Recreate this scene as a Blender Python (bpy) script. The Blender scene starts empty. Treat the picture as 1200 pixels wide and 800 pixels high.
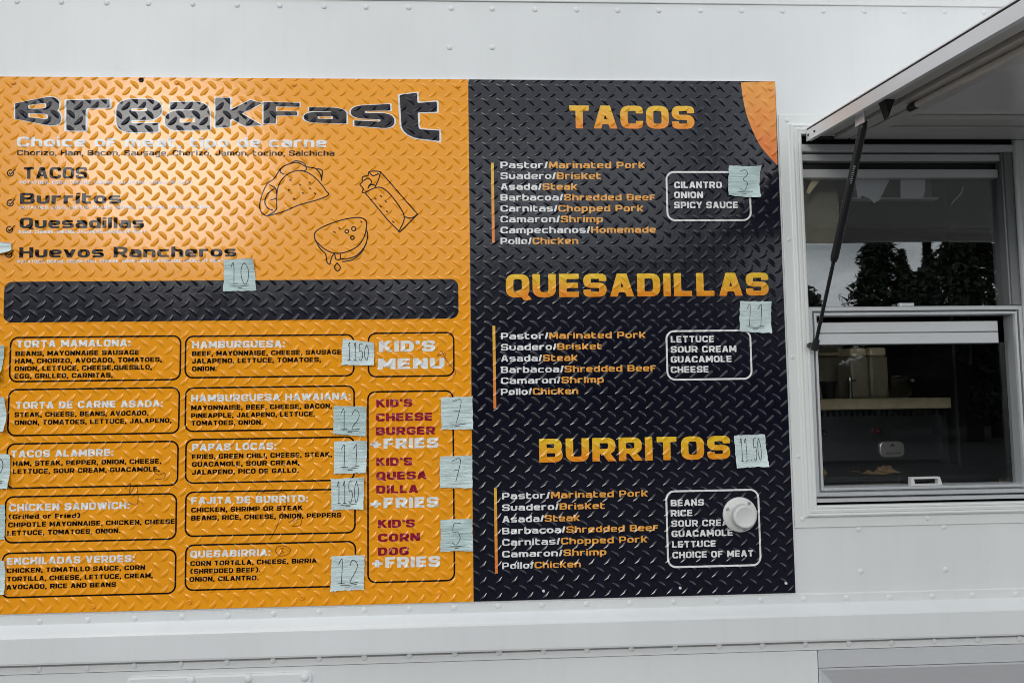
import bpy, math, random
import numpy as np
from mathutils import Matrix, Vector

random.seed(7)
rng = np.random.default_rng(7)
S = bpy.context.scene
rad = math.radians

# ------------------------------------------------------------------ camera
F = 900.0                      # focal length in photo pixels (1200 wide)
D, CZ = 1.80, 1.62             # distance to the truck wall (plane y = 0), eye height
RM = np.array([[0.9987259135, -0.0484488691, -0.0141158333],     # right
               [0.0493426942, 0.9961865660, 0.0719557100],       # forward
               [0.0105758308, -0.0725605455, 0.9973079359]])     # up
cam_d = bpy.data.cameras.new("camera")
cam = bpy.data.objects.new("camera", cam_d)
S.collection.objects.link(cam)
r_, f_, u_ = RM
cam.matrix_world = Matrix(((r_[0], u_[0], -f_[0], 0), (r_[1], u_[1], -f_[1], -D),
                           (r_[2], u_[2], -f_[2], CZ), (0, 0, 0, 1)))
cam_d.sensor_fit = 'HORIZONTAL'
cam_d.sensor_width = 36
cam_d.lens = 36 * F / 1200
cam_d.clip_start, cam_d.clip_end = 0.02, 5000
S.camera = cam

# ------------------------------------------------------------------ world, sun, exposure
SUN_AZ, SUN_EL = rad(-21.5), rad(16.0)       # azimuth measured from straight out of the wall (-y), negative = towards -x
sun_dir = Vector((math.sin(SUN_AZ) * math.cos(SUN_EL), -math.cos(SUN_AZ) * math.cos(SUN_EL), math.sin(SUN_EL)))
world = bpy.data.worlds.new("World")
S.world = world
world.use_nodes = True
wt = world.node_tree
wt.nodes.clear()
wn = wt.nodes.new
bg = wn('ShaderNodeBackground')
out = wn('ShaderNodeOutputWorld')
wt.links.new(bg.outputs[0], out.inputs[0])
sky = wn('ShaderNodeTexSky')
sky.sky_type = 'NISHITA'
sky.sun_disc = False
sky.sun_elevation = SUN_EL
sky.sun_rotation = math.atan2(sun_dir.x, sun_dir.y)
sky.altitude = 200
sky.dust_density = 2.0
tc = wn('ShaderNodeTexCoord')
mp = wn('ShaderNodeMapping')
mp.inputs['Scale'].default_value = (1, 1, 2.6)
wt.links.new(tc.outputs['Generated'], mp.inputs[0])
cn = wn('ShaderNodeTexNoise')
cn.inputs['Scale'].default_value = 2.6
cn.inputs['Detail'].default_value = 7
cn.inputs['Roughness'].default_value = .58
wt.links.new(mp.outputs[0], cn.inputs['Vector'])
cr = wn('ShaderNodeValToRGB')
cr.color_ramp.elements[0].position = .38
cr.color_ramp.elements[1].position = .60
wt.links.new(cn.outputs['Fac'], cr.inputs[0])
sep = wn('ShaderNodeSeparateXYZ')
wt.links.new(tc.outputs['Generated'], sep.inputs[0])
zr = wn('ShaderNodeMapRange')
zr.inputs['From Min'].default_value = 0.0
zr.inputs['From Max'].default_value = 1.0
zr.inputs['To Min'].default_value = 20.0
zr.inputs['To Max'].default_value = 18.0
wt.links.new(sep.outputs['Z'], zr.inputs['Value'])
ccol = wn('ShaderNodeMix')
ccol.data_type = 'RGBA'
ccol.blend_type = 'MULTIPLY'
ccol.inputs['Factor'].default_value = 1
ccol.inputs['A'].default_value = (.885, .945, .985, 1)
wt.links.new(zr.outputs[0], ccol.inputs['B'])
mixc = wn('ShaderNodeMix')
mixc.data_type = 'RGBA'
hz_ = wn('ShaderNodeMapRange')            # hazier, whiter sky towards the horizon
hz_.inputs['From Min'].default_value = 0.08
hz_.inputs['From Max'].default_value = 0.42
hz_.inputs['To Min'].default_value = 0.42
hz_.inputs['To Max'].default_value = 0.0
wt.links.new(sep.outputs['Z'], hz_.inputs['Value'])
ad_ = wn('ShaderNodeMath'); ad_.operation = 'ADD'; ad_.use_clamp = True
wt.links.new(cr.outputs[0], ad_.inputs[0]); wt.links.new(hz_.outputs[0], ad_.inputs[1])
wt.links.new(ad_.outputs[0], mixc.inputs['Factor'])
wt.links.new(sky.outputs[0], mixc.inputs['A'])
wt.links.new(ccol.outputs['Result'], mixc.inputs['B'])
wt.links.new(mixc.outputs['Result'], bg.inputs[0])
bg.inputs[1].default_value = 0.10

sl = bpy.data.lights.new("sun", 'SUN')
sl.energy = 0.50
sl.angle = rad(12)
sl.color = (1, .98, .95)
sun = bpy.data.objects.new("sun", sl)
S.collection.objects.link(sun)
sun.rotation_euler = sun_dir.to_track_quat('Z', 'Y').to_euler()

S.view_settings.view_transform = 'Standard'
S.view_settings.look = 'None'
S.view_settings.exposure = -0.06
S.view_settings.gamma = 1
S.render.engine = 'CYCLES'
S.cycles.use_denoising = True
S.cycles.filter_width = 0.9
S.cycles.max_bounces = 8
S.cycles.glossy_bounces = 5
S.cycles.transparent_max_bounces = 12

# ------------------------------------------------------------------ photo pixel -> world
def ray(u, v):
    c = np.array([(u - 600) / F, 1.0, (400 - v) / F])
    return RM.T @ c

def W(u, v, y=0.0):
    """Point on the plane Y = y seen at photo pixel (u, v): (x, z)."""
    d = ray(u, v)
    t = (y + D) / d[1]
    return d[0] * t, CZ + d[2] * t

def x_at(u, z, y=0.0):
    """World x of the point at height z on plane y that shows at pixel column u."""
    k = (u - 600) / F
    a = RM[0] - k * RM[1]
    return -(a[1] * (y + D) + a[2] * (z - CZ)) / a[0]

# ------------------------------------------------------------------ object helpers
col = S.collection

def tag(o, label=None, cat=None, group=None, kind=None):
    if label: o['label'] = label
    if cat: o['category'] = cat
    if group: o['group'] = group
    if kind: o['kind'] = kind
    return o

def thing(name, loc, label, cat, group=None):
    o = bpy.data.objects.new(name, None)
    o.location = loc
    o.empty_display_size = .05
    col.objects.link(o)
    return tag(o, label, cat, group)

class MB:
    def __init__(s):
        s.v = []; s.f = []; s.m = []; s.smooth = []
    def add(s, vs, fs, mi=0, smooth=False):
        b = len(s.v)
        s.v.extend(tuple(map(float, p)) for p in vs)
        for f in fs:
            s.f.append(tuple(i + b for i in f)); s.m.append(mi); s.smooth.append(smooth)
        return s
    def box(s, x0, x1, y0, y1, z0, z1, mi=0):
        if x0 > x1: x0, x1 = x1, x0
        if y0 > y1: y0, y1 = y1, y0
        if z0 > z1: z0, z1 = z1, z0
        vs = [(x, y, z) for x in (x0, x1) for y in (y0, y1) for z in (z0, z1)]
        return s.add(vs, [(0, 1, 3, 2), (4, 6, 7, 5), (0, 4, 5, 1), (2, 3, 7, 6), (0, 2, 6, 4), (1, 5, 7, 3)], mi)
    def bbox(s, x0, x1, y0, y1, z0, z1, b=.002, mi=0):
        """box with its four front edges chamfered (front is -y)"""
        if x0 > x1: x0, x1 = x1, x0
        if y0 > y1: y0, y1 = y1, y0
        if z0 > z1: z0, z1 = z1, z0
        A = [(x0, y1, z0), (x1, y1, z0), (x1, y1, z1), (x0, y1, z1)]
        B = [(x0, y0 + b, z0), (x1, y0 + b, z0), (x1, y0 + b, z1), (x0, y0 + b, z1)]
        C = [(x0 + b, y0, z0 + b), (x1 - b, y0, z0 + b), (x1 - b, y0, z1 - b), (x0 + b, y0, z1 - b)]
        fs = [(3, 2, 1, 0), (8, 9, 10, 11)]
        for i in range(4):
            j = (i + 1) % 4
            fs += [(i, j, j + 4, i + 4), (i + 4, j + 4, j + 8, i + 8)]
        return s.add(A + B + C, fs, mi)
    def tube(s, p, q, r0, r1=None, n=16, mi=0, caps=True):
        r1 = r0 if r1 is None else r1
        p, q = Vector(p), Vector(q)
        d = (q - p).normalized()
        a = d.orthogonal().normalized(); b = d.cross(a)
        vs = []
        for c, r in ((p, r0), (q, r1)):
            for i in range(n):
                t = 2 * math.pi * i / n
                vs.append(c + (a * math.cos(t) + b * math.sin(t)) * r)
        s.add(vs, [(i, (i + 1) % n, n + (i + 1) % n, n + i) for i in range(n)], mi, True)
        if caps:
            s.add(vs[:n], [tuple(range(n))[::-1]], mi); s.add(vs[n:], [tuple(range(n))], mi)
        return s
    def path(s, pts, r, n=10, mi=0):
        for a, b in zip(pts, pts[1:]):
            s.tube(a, b, r, r, n, mi)
        return s
    def lathe(s, c, prof, axis='y', n=24, mi=0, sgn=-1, smooth=True):
        """prof: (radius, distance along axis*sgn)"""
        vs = []
        for r, h in prof:
            for i in range(n):
                t = 2 * math.pi * i / n
                if axis == 'y': vs.append((c[0] + r * math.cos(t), c[1] + sgn * h, c[2] + r * math.sin(t)))
                else: vs.append((c[0] + r * math.cos(t), c[1] + r * math.sin(t), c[2] + h))
        fs = []
        for k in range(len(prof) - 1):
            for i in range(n):
                j = (i + 1) % n
                fs.append((k * n + i, k * n + j, (k + 1) * n + j, (k + 1) * n + i))
        fs.append(tuple((len(prof) - 1) * n + i for i in range(n)))
        return s.add(vs, fs, mi, smooth)
    def ring(s, x0, x1, z0, z1, prof, mi=0):
        """mitred rectangular frame; prof = [(inset, y), ...] swept round the rectangle"""
        loops = []
        for ins, y in prof:
            loops.append([(x0 + ins, y, z0 + ins), (x1 - ins, y, z0 + ins), (x1 - ins, y, z1 - ins), (x0 + ins, y, z1 - ins)])
        for A, B in zip(loops, loops[1:]):
            s.add(A + B, [(i, (i + 1) % 4, 4 + (i + 1) % 4, 4 + i) for i in range(4)], mi)
        return s
    def sweep_x(s, x0, x1, prof, mi=0):
        """prof = [(y, z)...] extruded along x"""
        n = len(prof)
        vs = [(x0, y, z) for y, z in prof] + [(x1, y, z) for y, z in prof]
        return s.add(vs, [(i, i + 1, n + i + 1, n + i) for i in range(n - 1)], mi)
    def build(s, name, mat, parent=None, bevel=0):
        me = bpy.data.meshes.new(name)
        me.from_pydata(s.v, [], s.f)
        mats = mat if isinstance(mat, (list, tuple)) else [mat]
        for m in mats: me.materials.append(m)
        me.polygons.foreach_set('material_index', s.m)
        me.polygons.foreach_set('use_smooth', s.smooth)
        me.update()
        o = bpy.data.objects.new(name, me)
        col.objects.link(o)
        if parent is not None:
            o.parent = parent
            if parent.type == 'EMPTY': o.matrix_parent_inverse = Matrix.Translation(-parent.location)
        if bevel:
            b = o.modifiers.new('bevel', 'BEVEL'); b.width = bevel; b.segments = 2; b.limit_method = 'ANGLE'
        return o

# ------------------------------------------------------------------ materials
def new_mat(name):
    m = bpy.data.materials.new(name)
    m.use_nodes = True
    t = m.node_tree
    return m, t, t.nodes['Principled BSDF']

def mth(t, op, a, b=None, c=None):
    n = t.nodes.new('ShaderNodeMath'); n.operation = op
    for i, x in enumerate((a, b, c)):
        if x is None: continue
        if isinstance(x, (int, float)): n.inputs[i].default_value = x
        else: t.links.new(x, n.inputs[i])
    return n.outputs[0]

def noise(t, scale, detail=4, rough=.55, vec=None, stretch=None):
    n = t.nodes.new('ShaderNodeTexNoise')
    n.inputs['Scale'].default_value = scale; n.inputs['Detail'].default_value = detail; n.inputs['Roughness'].default_value = rough
    g = t.nodes.new('ShaderNodeNewGeometry')
    if stretch:
        m = t.nodes.new('ShaderNodeMapping'); m.inputs['Scale'].default_value = stretch
        t.links.new(g.outputs['Position'], m.inputs[0]); t.links.new(m.outputs[0], n.inputs['Vector'])
    else:
        t.links.new(g.outputs['Position'], n.inputs['Vector'])
    return n.outputs['Fac']

def ramp(t, fac, a, b, p0=0., p1=1.):
    r = t.nodes.new('ShaderNodeValToRGB')
    r.color_ramp.elements[0].position = p0; r.color_ramp.elements[1].position = p1
    r.color_ramp.elements[0].color = (*a, 1); r.color_ramp.elements[1].color = (*b, 1)
    t.links.new(fac, r.inputs[0])
    return r.outputs[0]

def bumpn(t, h, dist, strength=1, normal=None):
    b = t.nodes.new('ShaderNodeBump'); b.inputs['Distance'].default_value = dist; b.inputs['Strength'].default_value = strength
    t.links.new(h, b.inputs['Height'])
    if normal is not None: t.links.new(normal, b.inputs['Normal'])
    return b.outputs[0]

PL = 0.0358                                   # pitch of the tread plate pattern
def plate_height(t):
    """height (m) of the raised tread-plate lozenges, laid out on the wall plane in metres"""
    g = t.nodes.new('ShaderNodeNewGeometry')
    s = t.nodes.new('ShaderNodeSeparateXYZ')
    t.links.new(g.outputs['Position'], s.inputs[0])
    hs = []
    for off, sg in ((0.0, 1), (0.5, -1)):
        p = [mth(t, 'MULTIPLY', mth(t, 'SUBTRACT', mth(t, 'FRACT', mth(t, 'ADD', mth(t, 'MULTIPLY', s.outputs[k], 1 / PL), 100 + off)), .5), PL) for k in ('X', 'Z')]
        c = .7071
        a = mth(t, 'MULTIPLY', mth(t, 'ADD', p[0], mth(t, 'MULTIPLY', p[1], sg)), c)
        b = mth(t, 'MULTIPLY', mth(t, 'SUBTRACT', mth(t, 'MULTIPLY', p[0], sg), p[1]), c)
        b = mth(t, 'ADD', b, mth(t, 'MULTIPLY', mth(t, 'MULTIPLY', a, a), 13.0 * sg))
        a2 = mth(t, 'POWER', mth(t, 'MULTIPLY', mth(t, 'ABSOLUTE', a), 1 / .0136), 2.0)
        b2 = mth(t, 'POWER', mth(t, 'MULTIPLY', mth(t, 'ABSOLUTE', b), 1 / .0054), 2.0)
        d = mth(t, 'SUBTRACT', 1.0, mth(t, 'POWER', mth(t, 'ADD', a2, b2), .72))
        hs.append(mth(t, 'MAXIMUM', d, 0.0))
    h = mth(t, 'MAXIMUM', hs[0], hs[1])
    h = mth(t, 'MULTIPLY', h, mth(t, 'ADD', .55, mth(t, 'MULTIPLY', noise(t, 5, 4, .65), .9)))
    return h

def print_mat(name, colr, rough=.3, grad=None, var=.0, height=.0019, spec=.5):
    """printed film over raised tread plate; grad = (z0, z1, colour at z1) is a printed colour fade"""
    m, t, P = new_mat(name)
    P.inputs['Roughness'].default_value = rough
    P.inputs['Specular IOR Level'].default_value = spec
    if grad:
        g = t.nodes.new('ShaderNodeNewGeometry'); s = t.nodes.new('ShaderNodeSeparateXYZ')
        t.links.new(g.outputs['Position'], s.inputs[0])
        z0, z1, c1 = grad
        f = mth(t, 'ADD', mth(t, 'DIVIDE', mth(t, 'SUBTRACT', s.outputs['Z'], z0), z1 - z0), mth(t, 'MULTIPLY', mth(t, 'SUBTRACT', noise(t, 28, 2), .5), .9))
        t.links.new(ramp(t, f, colr, c1), P.inputs['Base Color'])
    else:
        lo = tuple(x * (1 - var) for x in colr)
        t.links.new(ramp(t, noise(t, 9, 5), lo, colr, .35, .65), P.inputs['Base Color'])
    rn = mth(t, 'ADD', mth(t, 'MULTIPLY', noise(t, 11, 6, .7), .16), rough - .08)
    t.links.new(rn, P.inputs['Roughness'])
    n1 = bumpn(t, noise(t, 160, 3), .00015, .6)
    t.links.new(bumpn(t, plate_height(t), height, 1, n1), P.inputs['Normal'])
    return m

def paint_mat(name, colr, rough=.35, dirt=.06, wave=True):
    m, t, P = new_mat(name)
    d = noise(t, 2.3, 6, .6, stretch=(1, 1, .6))
    dc = tuple(c * (1 - dirt) for c in colr)
    base = ramp(t, d, dc, colr, .38, .62)
    st = noise(t, 40, 3, .6, stretch=(1, 1, .05))
    mx = t.nodes.new('ShaderNodeMix'); mx.data_type = 'RGBA'; mx.blend_type = 'MULTIPLY'
    mx.inputs['Factor'].default_value = 1
    t.links.new(base, mx.inputs['A'])
    t.links.new(ramp(t, st, (.982, .98, .975), (1, 1, 1), .3, .5), mx.inputs['B'])
    t.links.new(mx.outputs['Result'], P.inputs['Base Color'])
    t.links.new(mth(t, 'ADD', mth(t, 'MULTIPLY', noise(t, 7, 5), .2), rough - .1), P.inputs['Roughness'])
    n = bumpn(t, noise(t, 420, 2), .00006, .5)
    if wave:
        n = bumpn(t, noise(t, 3.2, 2, .4), .006, .5, n)
    t.links.new(n, P.inputs['Normal'])
    return m

def metal_mat(name, colr, rough=.3, brush=(1, 60, 60), metallic=1.0, bump=.00005):
    m, t, P = new_mat(name)
    P.inputs['Metallic'].default_value = metallic
    n = noise(t, 30, 4, .6, stretch=brush)
    t.links.new(ramp(t, n, tuple(c * .93 for c in colr), colr, .3, .7), P.inputs['Base Color'])
    t.links.new(mth(t, 'ADD', mth(t, 'MULTIPLY', n, .22), rough - .1), P.inputs['Roughness'])
    t.links.new(bumpn(t, n, bump, .5), P.inputs['Normal'])
    return m

def plain_mat(name, colr, rough=.5, metallic=0, var=.15, scale=30, bump=.0004):
    m, t, P = new_mat(name)
    P.inputs['Metallic'].default_value = metallic
    P.inputs['Roughness'].default_value = rough
    n = noise(t, scale, 4)
    t.links.new(ramp(t, n, tuple(c * (1 - var) for c in colr), colr, .35, .65), P.inputs['Base Color'])
    t.links.new(bumpn(t, n, bump, .5), P.inputs['Normal'])
    return m

def glass_mat(name, tint=(.93, .95, .95), ior=1.75, wob=.0):
    m = bpy.data.materials.new(name); m.use_nodes = True
    t = m.node_tree; t.nodes.clear()
    o = t.nodes.new('ShaderNodeOutputMaterial'); mix = t.nodes.new('ShaderNodeMixShader')
    tr = t.nodes.new('ShaderNodeBsdfTransparent'); gl = t.nodes.new('ShaderNodeBsdfGlossy')
    fr = t.nodes.new('ShaderNodeFresnel')
    tr.inputs[0].default_value = (*tint, 1); gl.inputs['Roughness'].default_value = .004
    gb = t.nodes.new('ShaderNodeNewGeometry')      # same reflectance on both faces of the pane
    t.links.new(mth(t, 'ADD', mth(t, 'MULTIPLY', gb.outputs['Backfacing'], 1 / ior - ior), ior), fr.inputs['IOR'])
    if wob:
        b = bumpn(t, noise(t, 5.5, 1, .4, stretch=(1, 1, 2.2)), wob, 1)
        t.links.new(b, gl.inputs['Normal'])
    t.links.new(fr.outputs[0], mix.inputs[0]); t.links.new(tr.outputs[0], mix.inputs[1]); t.links.new(gl.outputs[0], mix.inputs[2])
    t.links.new(mix.outputs[0], o.inputs[0])
    return m

M = {}
M['white'] = paint_mat('white truck paint', (.80, .81, .81))
M['trim'] = paint_mat('white trim paint', (.78, .80, .78), .4, .05, False)
M['board_edge'] = plain_mat('sign edge', (.75, .75, .73), .5)
M['orange'] = print_mat('orange print', (.97, .365, .010), .14, None, .05, spec=.42)
M['black'] = print_mat('black print', (.006, .006, .015), .13, None, .2)  # slight blue in the base colour stands in for the sky's sheen
M['navy'] = print_mat('dark banner print', (.007, .007, .016), .13)
M['ink'] = print_mat('dark ink', (.006, .004, .004), .17, spec=.22)
M['inkgrey'] = print_mat('grey plate print', (.010, .010, .018), .17, spec=.34)
M['offwhite'] = print_mat('white ink', (.82, .82, .80), .26)
M['maroon'] = print_mat('maroon ink', (.28, .004, .035), .26)
M['amber'] = print_mat('amber ink', (.88, .40, .07), .2)
M['pencil'] = print_mat('faded pen', (.32, .10, .012), .26)
M['alu'] = metal_mat('brushed aluminium', (.72, .73, .74), .42, (1, 25, 25), .55)
M['alu_v'] = metal_mat('brushed aluminium upright', (.68, .69, .70), .42, (25, 25, 1), .55)
M['alu_dark'] = metal_mat('dark anodised aluminium', (.24, .24, .245), .42, (20, 20, 1), .5)
M['hatch'] = plain_mat('hatch underside aluminium', (.82, .805, .79), .20, .22, .05, 6, .00002)
M['stiffener'] = plain_mat('hatch frame aluminium', (.66, .64, .61), .34, .25, .05, 6, .00002)
M['hatch_rim'] = plain_mat('hatch rim aluminium', (.86, .86, .87), .36, .3, .05, 6, .00002)
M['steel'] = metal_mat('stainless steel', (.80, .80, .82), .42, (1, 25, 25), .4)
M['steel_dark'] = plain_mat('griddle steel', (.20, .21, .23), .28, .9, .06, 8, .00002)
M['badge'] = plain_mat('badge alloy', (.42, .42, .42), .4, .6, .05, 20, .00002)
M['rubber'] = plain_mat('black rubber', (.012, .012, .013), .55)
M['strut'] = plain_mat('black strut enamel', (.010, .010, .011), .33)
M['chrome'] = metal_mat('chrome', (.82, .82, .82), .16, (1, 1, 1))
M['glass'] = glass_mat('window glass', wob=.00022, ior=2.1)
M['glass_low'] = glass_mat('lower window glass', (.95, .96, .96), 1.45)
M['screw'] = metal_mat('screw steel', (.5, .5, .5), .4, (1, 1, 1))
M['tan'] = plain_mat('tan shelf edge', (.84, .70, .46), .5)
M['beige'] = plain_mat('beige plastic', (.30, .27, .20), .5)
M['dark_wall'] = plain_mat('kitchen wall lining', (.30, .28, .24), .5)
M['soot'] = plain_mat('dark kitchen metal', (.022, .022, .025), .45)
M['brown'] = plain_mat('brown paper', (.30, .19, .10), .7, 0, .4, 60, .004)
M['paper'] = plain_mat('paper', (.80, .76, .80), .7, 0, .08, 12)
M['greenpaper'] = plain_mat('green paper', (.22, .30, .18), .7)
M['asphalt'] = plain_mat('asphalt', (.11, .107, .103), .9, 0, .35, 6, .01)
M['bark'] = plain_mat('bark', (.05, .035, .025), .9, 0, .4, 30, .02)
M['needles'] = plain_mat('conifer needles', (.060, .085, .045), .6, 0, .55, 2)
M['leaves'] = plain_mat('hedge leaves', (.065, .09, .045), .6, 0, .55, 2)

def note_material():
    m, t, P = new_mat('pale blue note paper')
    P.inputs['Roughness'].default_value = .42
    t.links.new(ramp(t, noise(t, 60, 4, .6, stretch=(1, 1, 3)), (.47, .60, .59), (.56, .69, .67), .35, .65), P.inputs['Base Color'])
    oi = t.nodes.new('ShaderNodeObjectInfo'); hv = t.nodes.new('ShaderNodeHueSaturation')
    src = P.inputs['Base Color'].links[0].from_socket
    t.links.new(src, hv.inputs['Color']); t.links.new(hv.outputs[0], P.inputs['Base Color'])
    t.links.new(mth(t, 'ADD', mth(t, 'MULTIPLY', oi.outputs['Random'], .22), .92), hv.inputs['Value'])
    t.links.new(mth(t, 'ADD', mth(t, 'MULTIPLY', oi.outputs['Random'], -.5), 1.15), hv.inputs['Saturation'])
    n = bumpn(t, noise(t, 55, 3, .55, stretch=(.35, 1, 3.2)), .003, .9)
    t.links.new(n, P.inputs['Normal'])
    return m
M['note'] = note_material()
M['pen'] = plain_mat('black pen', (.02, .02, .025), .6)

# ------------------------------------------------------------------ stroke lettering (wide square-shouldered sans)
def fil(pts, r, closed=False):
    """polyline with filleted corners"""
    pts = [np.array(p, float) for p in pts]
    n = len(pts); outp = []
    for i in range(n):
        if not closed and i in (0, n - 1):
            outp.append(pts[i]); continue
        a, b, c = pts[i - 1], pts[i], pts[(i + 1) % n]
        la, lc = np.linalg.norm(a - b), np.linalg.norm(c - b)
        rr = min(r, la * .49, lc * .49)
        p, q = b + (a - b) / la * rr, b + (c - b) / lc * rr
        for k in range(6):
            s = k / 5
            outp.append((1 - s) ** 2 * p + 2 * s * (1 - s) * b + s * s * q)
    if closed: outp.append(outp[0])
    return [tuple(p) for p in outp]

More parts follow.
